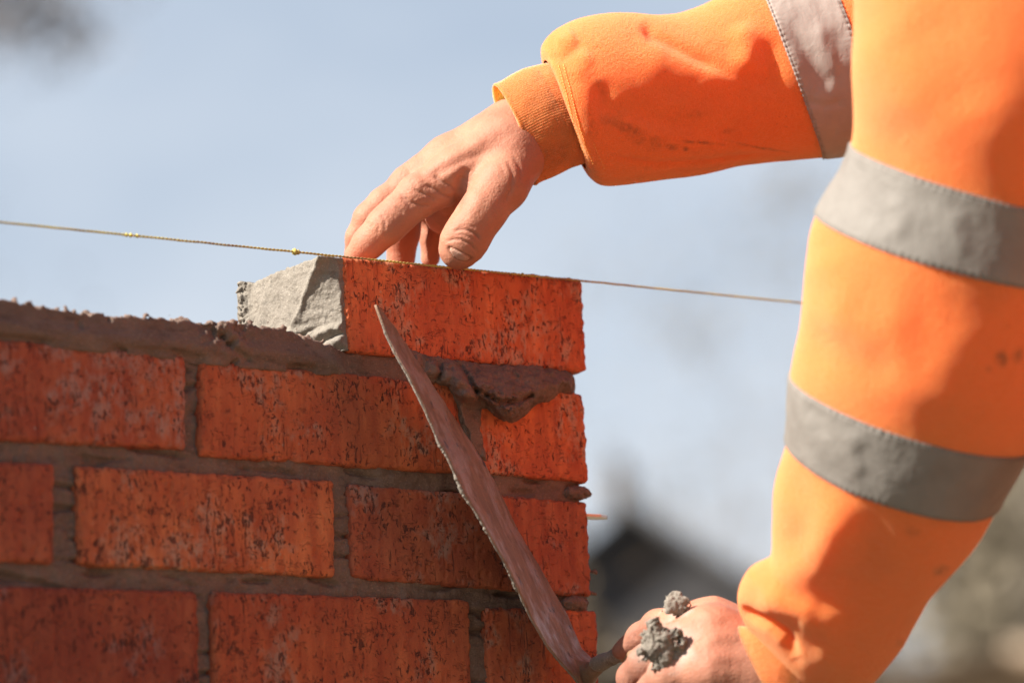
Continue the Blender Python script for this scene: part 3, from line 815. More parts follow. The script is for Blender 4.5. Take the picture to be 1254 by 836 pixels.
# ------------------------------------------------------------------ trowel
def trowel():
    wz = lambda px: float((on_y(px, 600)-CPOS) @ FW)-Z0     # depth of the wall face at this column
    dF = wz(617)-0.006
    L = [(460, 373), (474, 411), (487, 437), (500, 459), (518, 495), (538, 541), (549, 560), (568, 603), (585, 629), (599, 653), (623, 696), (652, 758), (671, 791), (685, 808), (704, 829), (716, 846)]
    Rr = [(462, 374), (484, 402), (500, 426), (515, 449), (535, 480), (563, 522), (590, 562), (611, 600), (622, 625), (633, 648), (652, 680), (677, 724), (694, 752), (712, 794), (726, 808), (729, 838)]
    n = len(L)
    # depth of the blade's axis falls back towards the heel; half width in depth by a kite
    t = np.linspace(0, 1, n)
    yv = np.array([(a[1]+b[1])/2 for a, b in zip(L, Rr)]); s = (yv-yv[0])/(yv[-1]-yv[0])
    ax = dF-0.093+0.070*s/1.0
    hw = np.interp(s, [0, 0.08, 0.3, 0.5, 0.62, 0.75, 0.88, 0.94, 1.0], [0.001, 0.013, 0.038, 0.055, 0.058, 0.052, 0.036, 0.020, 0.008])
    # keep the far edge from entering the wall
    far = np.array([min(ax[i]+hw[i], wz(Rr[i][0])-0.004) for i in range(n)])
    near = ax-hw
    m = 48; k = 15
    u = np.linspace(0, 1, 140)
    def ip(a): return np.interp(u, s, a)
    Lx, Ly = ip([a[0] for a in L]), ip([a[1] for a in L]); Rx, Ry = ip([a[0] for a in Rr]), ip([a[1] for a in Rr])
    nd, fd = ip(near), ip(far)
    nd = nd+0.0*u
    v = np.linspace(0, 1, m)
    P = np.zeros((len(u), m, 3))
    for i in range(len(u)):
        for j in range(m):
            P[i, j] = Q(Lx[i]*(1-v[j])+Rx[i]*v[j], Ly[i]*(1-v[j])+Ry[i]*v[j], nd[i]*(1-v[j])+fd[i]*v[j])
    # surface normal
    N = np.cross(np.gradient(P, axis=0), np.gradient(P, axis=1)); N /= np.maximum(np.linalg.norm(N, axis=2), 1e-12)[..., None]
    if N.mean((0, 1)) @ RT < 0: N = -N           # points right, towards the visible face
    rough = fbm(P*np.array([150, 150, 60.0]), 4)
    film = 0.0005+0.0007*np.clip(rough, -0.3, 1)
    V1 = P+N*film[..., None]                     # visible face with its mortar film
    edge = np.exp(-(v/0.03))[None, :]
    V2 = P-N*(0.0012+0.0003*rough)[..., None]
    V = np.concatenate([V1.reshape(-1, 3), V2.reshape(-1, 3)])
    F1 = grid_F(len(u), m); F2 = grid_F(len(u), m)[:, ::-1]+len(u)*m
    o_ = len(u)*m
    rim = []
    for i in range(len(u)-1):
        rim += [(i*m, i*m+o_, (i+1)*m+o_, (i+1)*m), ((i+1)*m+m-1, (i+1)*m+m-1+o_, i*m+m-1+o_, i*m+m-1)]
    for j in range(m-1):
        rim += [(j+1, j+1+o_, j+o_, j), ((len(u)-1)*m+j, (len(u)-1)*m+j+o_, (len(u)-1)*m+j+1+o_, (len(u)-1)*m+j+1)]
    F = np.concatenate([F1, F2, np.array(rim)])
    root = empty('trowel', Q(725, 822, ax[-1])); tag(root, 'mortar smeared brick trowel held edge on against the wall, scraping off mortar', 'trowel')
    t_ = NT('trowel_blade')
    vec = t_.map((1, 1, 1))
    st = t_.noise(80, 5, 0.65, vec=t_.map((1.0, 1.0, 0.25), (0.5, 0.0, 0.6)))
    c = t_.mix(t_.ramp(st, 0.3, 0.7), (0.135, 0.075, 0.043), (0.26, 0.16, 0.10))
    wet = t_.ramp(t_.noise(28, 4, 0.6), 0.48, 0.6)
    c = t_.mix(t_.math('MULTIPLY', wet, 0.6), c, (0.31, 0.22, 0.165))
    c = t_.mix(t_.ramp(t_.noise(60, 3), 0.64, 0.70), c, (0.05, 0.03, 0.025))
    ro = t_.ramp(wet, 0.0, 1.0, (0.75, 0.75, 0.75, 1), (0.38, 0.38, 0.38, 1))
    mb = t_.out(c, ro, t_.bump(t_.noise(170, 5, 0.7), 0.9, 0.0022))
    bl = mesh_obj('blade', V, F, mb, root)
    # dried mortar crust along the near edge
    q = np.linspace(0.02, 0.985, 900)
    line = np.stack([np.interp(q, u, P[:, 0, k]) for k in range(3)], 1)-np.stack([np.interp(q, u, N[:, 0, k]) for k in range(3)], 1)*0.0006
    nb = perlin(np.stack([q*22, 0*q, 0*q], 1)); nf = fbm(np.stack([q*110, 0*q, 0*q+4], 1), 3)
    nb = perlin(np.stack([q*9, 0*q, 0*q], 1)); nf = fbm(np.stack([q*60, 0*q, 0*q+4], 1), 4)
    rr = 0.00055+0.0004*np.clip(nf+0.1, 0, 1)+0.0055*np.clip(nb+0.10, 0, 1)*sstep(0.2, 0.35, q)*sstep(0.85, 0.6, q)*np.clip(nf+0.45, 0, 1)
    rr = rr*np.clip(q*12, 0.4, 1)
    V_, F_ = tube_VF(line, rr, 12, False)
    cen = np.repeat(line, 12, 0); dv = V_-cen
    V_ = cen+dv*(1+0.9*fbm(V_*170, 4)[:, None])-UP*(np.repeat(rr, 12)*0.7)[:, None]
    parts = [(V_, F_)]
    tag(mesh_obj('mortar_crust', *join_VF(parts), M_FRESH, bl), 'pale dried mortar crumbs along the blade edge')
    # heel, tang and ferrule, handle
    a0 = ax[-1]
    hp = [Q(712, 812, a0-0.004), Q(722, 822, a0-0.006), Q(730, 818, a0-0.012), Q(742, 811, a0-0.022)]
    def fn(P_):
        d = cone(P_, Q(700, 812, a0-0.004), Q(718, 826, a0-0.004), MM(9), MM(11))
        d = smin(d, cone(P_, Q(718, 826, a0-0.004), Q(730, 816, a0-0.014), MM(11), MM(10)), 0.006)
        return d+0.0006*fbm(P_*np.float32(140), 3)
    c0 = Q(716, 822, a0-0.008)
    mesh_obj('shank', *nets(fn, c0-0.026, c0+0.026, 0.0009), mb, root)
    f0, f1 = Q(729, 814, a0-0.014), Q(768, 796, a0-0.045)
    pts = [f0+(f1-f0)*q for q in np.linspace(0, 1, 12)]
    rr = MM(1)*np.array([9, 10, 10.5, 10, 9.2, 9, 9, 9.3, 10, 10.5, 11, 11.5])
    V_, F_ = tube_VF(pts, rr, 20); V_ = V_+0.0012*fbm(V_*160, 3)[:, None]*np.array([0.3, 1, 1])
    mesh_obj('ferrule', V_, clean(F_), m_mortar('caked_ferrule', (0.13, 0.10, 0.08), (0.30, 0.25, 0.20)), root)
    h1 = Q(940, 790, a0-0.14)
    hpts = np.array([f1+(h1-f1)*q for q in np.linspace(0, 0.72, 14)])
    hr = np.array([.0105, .013, .0145, .015, .0155, .016, .016, .0155, .015, .0145, .015, .016, .0155, .008])
    V_, F_ = tube_VF(hpts, hr*0.9, 20)
    mesh_obj('handle', V_, clean(F_), m_plain('ash_handle', (0.30, 0.19, 0.11), 0.6, 60), root)
    return a0
A0 = trowel()

# ------------------------------------------------------------------ the worker
PERSON = empty('person', (0.75, -0.35, GZ))
tag(PERSON, 'worker in an orange hi-vis sweatshirt laying a brick and holding a trowel', 'person')
px1 = MM(1.0)
def q3(a): return Q(a[0], a[1], a[2]).astype(np.float32)
def chain(P, pts, k=0.004):
    d = None
    for i in range(len(pts)-1):
        c = cone(P, q3(pts[i]), q3(pts[i+1]), pts[i][3]*px1, pts[i+1][3]*px1)
        d = c if d is None else np.minimum(d, c) if k == 0 else smin(d, c, k)
    return d
def right_hand():
    def fn(P):
        palm = chain(P, [(720, 120, .035, 44), (655, 158, .02, 43), (618, 178, .008, 40)], .01)
        for c in ([(622, 182, .000, 38), (560, 212, -.008, 30), (513, 240, -.012, 25.5)],
                  [(618, 165, .022, 36), (550, 196, .018, 28), (502, 224, .016, 22)],
                  [(622, 170, .042, 32), (555, 208, .044, 28), (505, 236, .044, 21)],
                  [(628, 184, .052, 28), (560, 228, .062, 26), (524, 254, .066, 19)]):
            palm = smin(palm, chain(P, c, .006), .011)
        palm = smin(palm, chain(P, [(590, 236, .03, 26), (545, 262, .034, 24)], .006), .010)     # heel of the palm
        thumb = chain(P, [(634, 196, -.004, 33), (614, 226, -.022, 32), (592, 258, -.032, 27), (580, 275, -.034, 25.5), (571, 291, -.034, 26.5), (564, 302, -.032, 24.5), (561, 307.5, -.031, 20.5)], .006)
        thumb = smin(thumb, palm, .009)
        web = chain(P, [(596, 218, -.010, 22), (560, 236, .004, 16), (548, 248, .012, 14)], .006)
        palm2 = smin(palm, web, .010)
        idx = chain(P, [(512, 240, -.013, 25), (488, 262, -.018, 22), (472, 277, -.020, 22), (452, 297, -.017, 18.5), (437, 313, -.012, 15.5)], .006)
        mid = chain(P, [(500, 226, .015, 21), (470, 250, .012, 18.5), (452, 268, .010, 18), (439, 290, .012, 14), (434, 312, .016, 13)], .006)
        ring = chain(P, [(505, 238, .044, 20), (496, 262, .044, 19), (493, 284, .046, 20), (491, 316, .050, 18)], .006)
        rin2 = chain(P, [(512, 244, .052, 18), (506, 266, .054, 15), (500, 306, .058, 12.5)], .006)
        pin = chain(P, [(526, 252, .066, 18), (533, 270, .068, 15), (529, 290, .069, 13.5), (527, 316, .070, 12)], .006)
        d = np.minimum(smin(palm2, idx, .007), smin(palm2, thumb, .004))
        for f in (mid, ring, pin): d = np.minimum(d, smin(palm2, f, .006))
        return d
    pts = np.array([q3(p) for p in [(720, 60, .08), (720, 170, -.02), (405, 330, -.06), (405, 200, .1), (600, 330, -.07), (560, 320, .1), (760, 120, 0)]])
    V, F = nets(fn, pts.min(0)-0.012, pts.max(0)+0.012, 0.0010)
    # drop anything below the brick's top: fingertips rest on it
    N = normals(V, F)
    # knuckle and joint relief
    st = [([(554, 284), (562, 281), (572, 281), (583, 287), (589, 296)], 1.9, -1.3), ([(546, 296), (555, 293), (564, 293), (576, 299), (585, 309)], 1.7, -1.1),
          ([(560, 277), (572, 276), (584, 280)], 1.6, -0.5), ([(552, 289), (564, 287), (577, 291), (586, 300)], 1.5, -0.5),
          ([(566, 214), (562, 228), (559, 246), (556, 262)], 5.5, -2.8), ([(572, 205), (566, 222)], 6, -1.5),
          ([(560, 236), (552, 228), (540, 222), (530, 214)], 2.6, -1.0), ([(556, 244), (545, 240), (533, 232), (520, 226)], 2.4, -1.1),
          ([(534, 246), (526, 240), (515, 236), (506, 230)], 2.0, -0.9), ([(528, 252), (515, 252), (500, 246), (490, 236)], 2.2, -0.9),
          ([(505, 256), (497, 248), (490, 240)], 1.8, -0.7), ([(495, 262), (484, 252)], 1.8, -0.6),
          ([(620, 195), (628, 212), (626, 232), (616, 250)], 2.2, -0.7), ([(628, 190), (637, 206), (637, 224)], 2.2, -0.6), ([(612, 200), (618, 214)], 2, -0.4),
          ([(466, 262), (472, 272), (470, 284)], 2, -0.5), ([(458, 266), (464, 276), (462, 288)], 1.8, -0.45), ([(450, 272), (456, 280)], 1.8, -0.4),
          ([(585, 195), (560, 207), (535, 222)], 7, 1.0), ([(600, 165), (560, 190), (515, 215)], 8, 1.1), ([(600, 185), (560, 200), (525, 218)], 6, -0.8),
          ([(500, 212), (510, 222), (520, 232)], 9, 0.8), ([(590, 232), (578, 262), (568, 285)], 8, 0.6),
          ([(640, 150), (600, 180), (575, 200)], 9, -0.9), ([(496, 218), (503, 214), (512, 211)], 1.8, -0.4), ([(500, 223), (508, 219), (517, 217)], 1.8, -0.4)]
    D = strokes(V, N, st)
    p2 = to_px(V)
    near = ((V-CPOS) @ FW-Z0) < 0.0
    # fine crumpled skin around the index knuckle
    kn = np.exp(-(((p2[:, 0]-520)/34)**2+((p2[:, 1]-240)/22)**2))*near
    D += kn*0.0007*fbm(V*np.array([230, 230, 420]), 3)
    D += 0.00022*fbm(V*150, 3)
    # thumb nail: pale plate bounded by a groove
    def nail_q(x, y): 
        c, s_ = math.cos(R(27)), math.sin(R(27)); dx, dy = x-562, y-313
        return np.hypot((dx*c+dy*s_)/14.0, (-dx*s_+dy*c+0.012*(dx*c+dy*s_)**2)/4.6)
    nq = nail_q(p2[:, 0], p2[:, 1])
    isthumb = (((V-CPOS) @ FW-Z0) < -0.035)
    nail = sstep(1.0, 0.86, nq)*isthumb
    D += isthumb*(0.0006*sstep(1.0, 0.8, nq)-0.0011*np.exp(-((nq-1.08)/0.13)**2))
    V = V+N*D[:, None]
    dirt_shade = np.clip(-strokes(V, N, [(s_[0], s_[1]*0.55, s_[2]) for s_ in st if s_[1] < 3])*700, 0, 1)  # crease shade put into the colour together with dirt
    dirt_shade = np.maximum(dirt_shade, isthumb*0.8*np.exp(-((nq-1.1)/0.12)**2))
    dirt_shade = np.maximum(dirt_shade, spots(V, [(566, 238, 8, 22, 5, 0.75), (505, 212, 12, 5, -25, 0.3), (525, 240, 20, 10, 30, 0.3), (611, 216, 2.5, 2.5, 0, 0.8), (464, 265, 1.6, 1.6, 0, 0.7)])*near)  # shade between thumb and index put into the colour, besides small marks
    return V, F, dirt_shade, nail, np.zeros(len(V))
def left_hand():
    b = -0.155
    def g(x, y, z, r_): return (x, y, b+z, r_)
    def fn(P):
        palm = chain(P, [g(1015, 858, -.01, 38), g(985, 845, -.005, 42), g(930, 815, 0, 46)], .012)
        for c in ([g(925, 790, .022, 40), g(870, 768, .026, 34), g(833, 763, .024, 22)],
                  [g(925, 800, 0, 42), g(870, 782, -.002, 38), g(822, 788, -.002, 24)],
                  [g(925, 830, -.012, 42), g(870, 822, -.016, 36), g(820, 826, -.014, 24)],
                  [g(930, 860, -.006, 40), g(880, 860, -.010, 34), g(832, 864, -.008, 24)]):
            palm = smin(palm, chain(P, c, .008), .012)
        f1 = chain(P, [g(833, 763, .026, 21), g(806, 766, .040, 18), g(785, 780, .052, 16), g(768, 792, .060, 11), g(759, 797, .062, 9)], .006)       # index along the handle
        f2 = chain(P, [g(820, 790, 0, 23), g(792, 812, .014, 21), g(777, 830, .030, 19.5), g(790, 850, .06, 17)], .006)
        f3 = chain(P, [g(820, 828, -.014, 23), g(800, 850, 0, 21), g(790, 880, .02, 19), g(815, 885, .05, 17)], .006)
        f4 = chain(P, [g(832, 866, -.008, 22), g(818, 885, .004, 19), g(808, 905, .02, 17), g(830, 905, .045, 15)], .006)
        th = chain(P, [g(925, 810, .04, 30), g(870, 815, .066, 25), g(820, 815, .078, 19), g(792, 812, .08, 16)], .006)
        d = smin(palm, th, .01)
        for f in (f1, f2, f3, f4): d = np.minimum(d, smin(palm, f, .006))
        return d
    pts = np.array([q3(g(*p, 0)) for p in [(740, 700, 0), (740, 930, .09), (1080, 700, -.06), (1080, 930, .09), (740, 700, .09), (1080, 930, -.06)]])
    V, F = nets(fn, pts.min(0), pts.max(0), 0.0013)
    N = normals(V, F)
    st = [([(905, 760), (870, 765), (845, 762)], 8, -0.5), ([(915, 790), (880, 792), (850, 797)], 8, -0.5), ([(905, 815), (875, 812), (845, 806)], 8, -0.5),
          ([(920, 745), (880, 748), (845, 752)], 9, 0.5), ([(915, 778), (870, 780)], 7, 0.4), ([(915, 805), (870, 803)], 7, 0.4),
          ([(775, 775), (780, 783)], 2.5, -0.7), ([(792, 757), (798, 766)], 2.5, -0.7), ([(862, 742), (872, 748), (880, 752)], 2, -0.4)]
    D = strokes(V, N, st)+0.0003*fbm(V*120, 3)
    V = V+N*D[:, None]
    zc = (V-CPOS) @ FW-Z0
    near = zc < b+0.03
    dust = spots(V, [(812, 784, 40, 36, 10, 0.9), (830, 744, 20, 18, 0, 0.85), (800, 810, 20, 26, 0, 0.25)])*near
    p2 = to_px(V)
    dirt_shade = 0.85*sstep(812, 780, p2[:, 0]+0*p2[:, 1])*sstep(830, 780, p2[:, 0])+0.15*sstep(760, 850, p2[:, 1])  # shade on the gripping fingers put into the colour, with some mud
    dirt_shade = np.maximum(dirt_shade, spots(V, [(775, 780, 35, 14, -35, 0.5)]))  # index finger's shade along the handle, darkened in the colour
    return V, F, np.clip(dirt_shade, 0, .9), np.zeros(len(V)), dust

# shoulders etc. (outside the frame, still real)
SL = (1345, -60, -.30); SR = (1430, -200, .10)
def body_rest():
    sl, sr = q3(SL), q3(SR)
    nk = (sl+sr)/2+np.array([0.02, 0, 0.10], np.float32)
    left_dir = -RT.astype(np.float32)
    hd = nk+np.array([0, 0, 0.14], np.float32)+left_dir*0.05
    def fn(P):
        d = cone(P, nk-np.array([0, 0, .12], np.float32), hd-np.array([0, 0, .06], np.float32), .062, .056)
        M = np.stack([left_dir, np.cross([0, 0, 1], left_dir), [0, 0, 1]])
        d = smin(d, ellip(P, hd, (.098, .075, .122), M), .02)
        d = smin(d, ellip(P, hd+left_dir*.06-np.array([0, 0, .065], np.float32), (.045, .042, .045), M), .03)       # jaw
        d = smin(d, ellip(P, hd+left_dir*.105-np.array([0, 0, .012], np.float32), (.022, .013, .026), M), .010)     # nose
        d = smin(d, ellip(P, hd+left_dir*.088-np.array([0, 0, .058], np.float32), (.016, .024, .008), M), .006)     # lips
        for s_ in (-1, 1):
            sd_ = M[1].astype(np.float32)*s_
            d = smin(d, ellip(P, hd+sd_*.076-np.array([0, 0, .01], np.float32), (.022, .010, .032), M), .006)       # ears
            e = ellip(P, hd+left_dir*.094+sd_*.032+np.array([0, 0, .012], np.float32), (.014, .018, .010), M)
            d = -smin(-d, e, .008)
            d = np.minimum(d, ellip(P, hd+left_dir*.080+sd_*.032+np.array([0, 0, .012], np.float32), (.012, .012, .012), M))
        lw, le = q3((955, 830, -.155)), q3((1120, 560, -.25)); rw, re = q3((670, 148, .02)), q3((960, 95, .075))
        off = RT.astype(np.float32)*.06
        d = smin(d, smin(cone(P, lw, le, .027, .042), cone(P, le, sl+off, .042, .055), .02), .02)
        d = smin(d, smin(cone(P, rw, re, .027, .040), cone(P, re, sr+off, .040, .055), .02), .02)
        d = smin(d, cone(P, sl+off, sr+off, .06, .06), .03)
        d = smin(d, cone(P, nk-np.array([0, 0, .12], np.float32), (sl+sr)/2+off, .06, .06), .03)
        return d
    allp = np.array([q3(a) for a in ((955, 830, -.155), (670, 148, .02), SL, SR)]+[hd])
    V, F = nets(fn, allp.min(0)-.13, allp.max(0)+.18, 0.005)
    return V, F, hd, nk, left_dir
parts = []; at = {'dirt_shade': [], 'nail': [], 'dust': []}
for fnc in (right_hand, left_hand):
    V, F, dirt_shade, nail, dust = fnc()
    parts.append((V, F)); at['dirt_shade'].append(dirt_shade); at['nail'].append(nail); at['dust'].append(dust)
V, F, HD, NK, LD = body_rest(); parts.append((V, F))
for k in at: at[k].append(np.zeros(len(V))); at[k] = np.concatenate(at[k])
V, F = join_VF(parts)
BODY = mesh_obj('body', V, F, M_SKIN, PERSON, attrs=at)
# hair
def hairfn(P):
    M = np.stack([LD, np.cross([0, 0, 1], LD), [0, 0, 1]])
    d = ellip(P, HD-LD*.012+np.array([0, 0, .022], np.float32), (.105, .083, .115), M)
    cut = (P-HD) @ LD-0.055+0.4*np.minimum((P-HD)[..., 2]-0.07, 0)*-1
    return np.maximum(np.maximum(d+0.003*fbm(P*np.float32(90), 3), cut), -(P-HD)[..., 2]-0.05)
mesh_obj('hair', *nets(hairfn, HD-.15, HD+.16, .004), m_plain('hair', (0.06, 0.04, 0.025), 0.6, 300), PERSON)
# lumps of mortar on the knuckles
def lump(cx, cy, dz, rx, ry, seed):
    c = q3((cx, cy, dz)); M = np.stack([RT, UP, FW])
    def fn(P):
        d = ellip(P, c, (MM(rx), MM(ry), 0.0040), M)
        n = np.abs(fbm(P*np.float32(260), 3, seed=seed))
        return d-0.0035*n+0.0030*fbm(P*np.float32(120), 2, seed=seed+1)+0.0009*fbm(P*np.float32(430), 2, seed=seed+2)
    return nets(fn, c-.03, c+.03, .0009)
for a in ((808, 789, -.179, 21, 23, 1), (829, 741, -.148, 12, 11, 4)):
    tag(mesh_obj('mortar_lump', *lump(*a), M_FRESH, BODY), 'grey lump of mortar stuck to the trowel hand')

# --- sleeves: swept surfaces through traced widths, each station at its own depth
def catmull(A, u):
    A = np.asarray(A, float); n = len(A); x = np.clip(u, 0, 1)*(n-1)
    i = np.clip(np.floor(x).astype(int), 0, n-2); t = (x-i)[:, None]
    g = lambda k: A[np.clip(k, 0, n-1)]
    p0, p1, p2, p3 = g(i-1), g(i), g(i+1), g(i+2)
    return 0.5*((2*p1)+(-p0+p2)*t+(2*p0-5*p1+4*p2-p3)*t*t+(-p0+3*p1-3*p2+p3)*t**3)
def sweep(stations, nu, nv, thick=0.8, u0=0.0, u1=1.0, off=0.0, relief=None, expo=2.0):
    """stations: (Lx,Ly,Rx,Ry,dz,sag). returns grid points (nu,nv,3) and angle grid"""
    S = catmull(np.array(stations, float), np.linspace(u0, u1, nu))
    a = np.linspace(0, 2*np.pi, nv, endpoint=False)
    ca, sa = np.cos(a), np.sin(a)
    ca = np.sign(ca)*np.abs(ca)**(2/expo); sa = np.sign(sa)*np.abs(sa)**(2/expo)
    P = np.zeros((nu, nv, 3))
    for i in range(nu):
        Lx, Ly, Rx, Ry, dz, sag = S[i]
        A = Q(Lx, Ly, dz); Bq = Q(Rx, Ry, dz); c = (A+Bq)/2; h = (Bq-A)/2; w_ = np.linalg.norm(h)
        hn = h/w_; pn = np.cross(hn, FW); pn /= np.linalg.norm(pn)         # in the image plane, across the chord
        if pn @ UP > 0 and abs(hn @ RT) > 0.5: pn = -pn
        fr = -FW*w_*thick+pn*MM(1)*sag
        P[i] = c-np.outer(ca, h)+np.outer(sa, fr)
    return P, a
def outward(P):
    V = P.reshape(-1, 3); F = grid_F(P.shape[0], P.shape[1], True)
    N = normals(V, F)
    c = P.mean(1, keepdims=True); s = ((P-c).reshape(-1, 3)*N).sum()
    if s < 0: F = F[:, ::-1]; N = -N
    return V, F, N
def sleeve_mesh(st, nu, nv, relief, thick, spots_l, off=0.0, u0=0.0, u1=1.0, ends=True, expo=2.0):
    P, a = sweep(st, nu, nv, thick, u0, u1, expo=expo)
    V, F, N = outward(P)
    D = strokes(V, N, relief)+0.0042*fbm(V*7, 2, seed=6)+0.0016*fbm(V*12, 2, seed=1)+0.0003*fbm(V*60, 2, seed=2)
    V = V+N*(D+off)[:, None]
    return V, F, N, P
LARM = [  # Lx, Ly, Rx, Ry, dz, sag : from shoulder to wrist
 (1200, -330, 1480, -60, -.27, 0), (1085, -200, 1460, 10, -.29, 8), (1050, -70, 1420, 90, -.30, 14), (1044, 60, 1385, 180, -.30, 20), (1044, 177, 1345, 262, -.29, 24),
 (998, 263, 1328, 350, -.28, 29), (985, 335, 1312, 425, -.275, 30), (978, 400, 1292, 488, -.27, 31), (967, 457, 1262, 545, -.26, 31), (963, 538, 1222, 617, -.25, 37),
 (949, 590, 1195, 662, -.24, 36), (946, 640, 1163, 700, -.23, 34), (942, 682, 1139, 727, -.225, 30), (915, 697, 1122, 762, -.215, 24), (902, 722, 1104, 795, -.205, 14),
 (903, 748, 1065, 838, -.195, 6), (914, 770, 1020, 868, -.185, 0)]
def uof(st, k): return k/(len(st)-1)
LREL = [([(1040, 575), (1024, 640), (1000, 690), (955, 716), (915, 722)], 25.1, 4.73), ([(1075, 600), (1062, 680), (1030, 740), (990, 752)], 27.4, -3.31),
        ([(965, 560), (978, 610), (982, 650), (965, 680)], 20.5, -2.84), ([(1010, 735), (1018, 780), (1010, 830)], 18.2, 2.84),
        ([(896, 744), (918, 756), (942, 764), (962, 778), (976, 806)], 7.5, -6.5), ([(918, 742), (950, 738), (985, 750), (1002, 790)], 13.7, 3.31),
        ([(1000, 380), (1060, 400), (1140, 390)], 45.6, 2.84), ([(975, 445), (1010, 430), (1060, 445), (1110, 460)], 27.4, -2.84), ([(1000, 300), (1020, 350), (1010, 420)], 29.6, 2.84),
        ([(1060, 20), (1090, 90), (1110, 170)], 41, 2.84), ([(1120, 0), (1160, 80), (1190, 150)], 45.6, -2.84), ([(1200, 380), (1160, 450), (1140, 520)], 41, 1.89),
        ([(1090, 235), (1105, 265), (1098, 300)], 11.4, 1.13), ([(1175, 250), (1168, 285), (1182, 320)], 11.4, 1.13),
        ([(985, 490), (1005, 512), (1012, 540)], 10.3, -1.13), ([(1050, 520), (1045, 555), (1060, 590)], 13.7, 1.51), ([(1180, 640), (1130, 700), (1110, 780)], 20.5, 1.7)]
LSP = [(1228, 440, 14, 10, -60, 0.75), (1212, 452, 7, 5, -20, 0.5), (1245, 436, 9, 12, 10, 0.6), (1152, 698, 12, 8, -35, 0.6), (1118, 650, 10, 7, 0, 0.3), (1110, 790, 14, 8, 20, 0.35), (940, 775, 10, 5, 20, .3)]
RARM = [  # from cuff seam to shoulder; L = top edge, R = bottom edge
 (668, 74, 717, 206, .012, 5), (665, 56, 724, 219, .014, 6), (682, 37, 738, 228, .018, 8), (715, 23, 765, 227, .024, 8), (760, 17, 812, 220, .032, 6), (812, 18, 868, 213, .042, 4), (852, 10, 918, 204, .05, 2),
 (926, -22, 1007, 193, .062, -4), (1005, -52, 1092, 190, .075, -6), (1090, -90, 1190, 205, .085, 0), (1200, -160, 1290, 220, .09, 0), (1330, -240, 1440, 120, .10, 0)]
RREL = [([(784, 26), (800, 46), (850, 72), (905, 97)], 8.5, -3.6), ([(770, 48), (815, 78), (860, 94), (910, 110)], 21.9, 3.15), ([(905, 25), (916, 60), (908, 98)], 17, 4.05), ([(938, 40), (946, 80), (930, 125)], 15.8, -2.7),
        ([(664, 70), (690, 72), (706, 62), (712, 50)], 6, -1.2), ([(676, 54), (694, 50), (706, 42)], 9.72, 2.16), ([(720, 60), (712, 80), (700, 100)], 12.2, 1.8), ([(745, 120), (790, 145), (860, 160), (960, 180)], 14.6, -1.97), ([(740, 140), (800, 165), (880, 175), (980, 188)], 14.6, 1.62),
        ([(733, 95), (742, 130), (762, 150)], 14.6, -2.16), ([(735, 190), (800, 200), (870, 196), (960, 186)], 4, -1.5), ([(700, 95), (715, 140), (735, 180)], 17, 1.08), ([(830, 110), (850, 140), (900, 160)], 26.7, 1.44),
        ([(960, 20), (985, 60), (1005, 95), (1020, 110)], 9.72, -1.8), ([(1000, 20), (1008, 60), (1030, 100)], 11, 1.44), ([(975, 120), (1010, 130), (1035, 124)], 5, -1.0)]
RSP = [(735, 108, 10, 22, -30, 0.30), (822, 180, 9, 5, 0, 0.75), (840, 183, 4, 4, 0, 0.7), (765, 155, 40, 7, 20, 0.4), (860, 175, 30, 2.5, 5, 0.8), (915, 178, 34, 1.8, 12, 0.7), (950, 184, 22, 1.5, 8, 0.6),
       (892, 160, 8, 4, -20, 0.35), (720, 150, 10, 30, -20, 0.25), (790, 172, 30, 12, 10, 0.3), (850, 140, 12, 7, 0, 0.2), (725, 210, 12, 8, 30, 0.45), (816, 72, 8, 18, 0, 0.15), (880, 205, 40, 5, -5, 0.2)]
VA, FA, NA, PA = sleeve_mesh(LARM, 420, 300, LREL, 0.80, LSP)
VB, FB, NB_, PB = sleeve_mesh(RARM, 420, 260, RREL, 0.72, RSP)
# torso of the sweatshirt
def torso_mesh():
    sl, sr = q3(SL), q3(SR); mid = (sl+sr)/2
    hip = mid+np.array([0.05, -0.02, -0.60], np.float32)+RT.astype(np.float32)*0.02
    ax = (sr-sl)/np.linalg.norm(sr-sl)
    def fn(P):
        P = P.astype(np.float32); off = RT.astype(np.float32)*0.10
        d = cone(P, sl+off*.3, sl-np.array([0, 0, .12], np.float32)+off*1.1, .085, .10)
        d = smin(d, cone(P, sr+off*.3, sr-np.array([0, 0, .12], np.float32)+off*1.1, .085, .10), .09)
        d = smin(d, cone(P, mid+off*.8, hip+off*1.0, .125, .125), .10)
        d = smin(d, cone(P, sl+off*.8-np.array([0, 0, .18], np.float32), hip-ax*.08+off, .10, .105), .08)
        d = smin(d, cone(P, sr+off*.8-np.array([0, 0, .18], np.float32), hip+ax*.08+off, .10, .11), .08)
        d = np.maximum(d, (hip[2]-0.10)-P[..., 2])
        return d+0.006*fbm(P*np.float32(9), 2)
    lo = np.minimum(np.minimum(sl, sr), hip)-np.array([.2, .2, .16]); hi = np.maximum(np.maximum(sl, sr), hip)+np.array([.26, .22, .14])
    V, F = nets(fn, lo, hi, .007)
    return V, F, hip
VT, FT, HIP = torso_mesh()
V, F = join_VF([(VA, FA), (VB, FB), (VT, FT)])
stain = np.concatenate([spots(VA, LSP), spots(VB, RSP), np.zeros(len(VT))])
SHIRT = mesh_obj('sweatshirt', V, F, M_ORANGE, PERSON, attrs={'stain': stain})
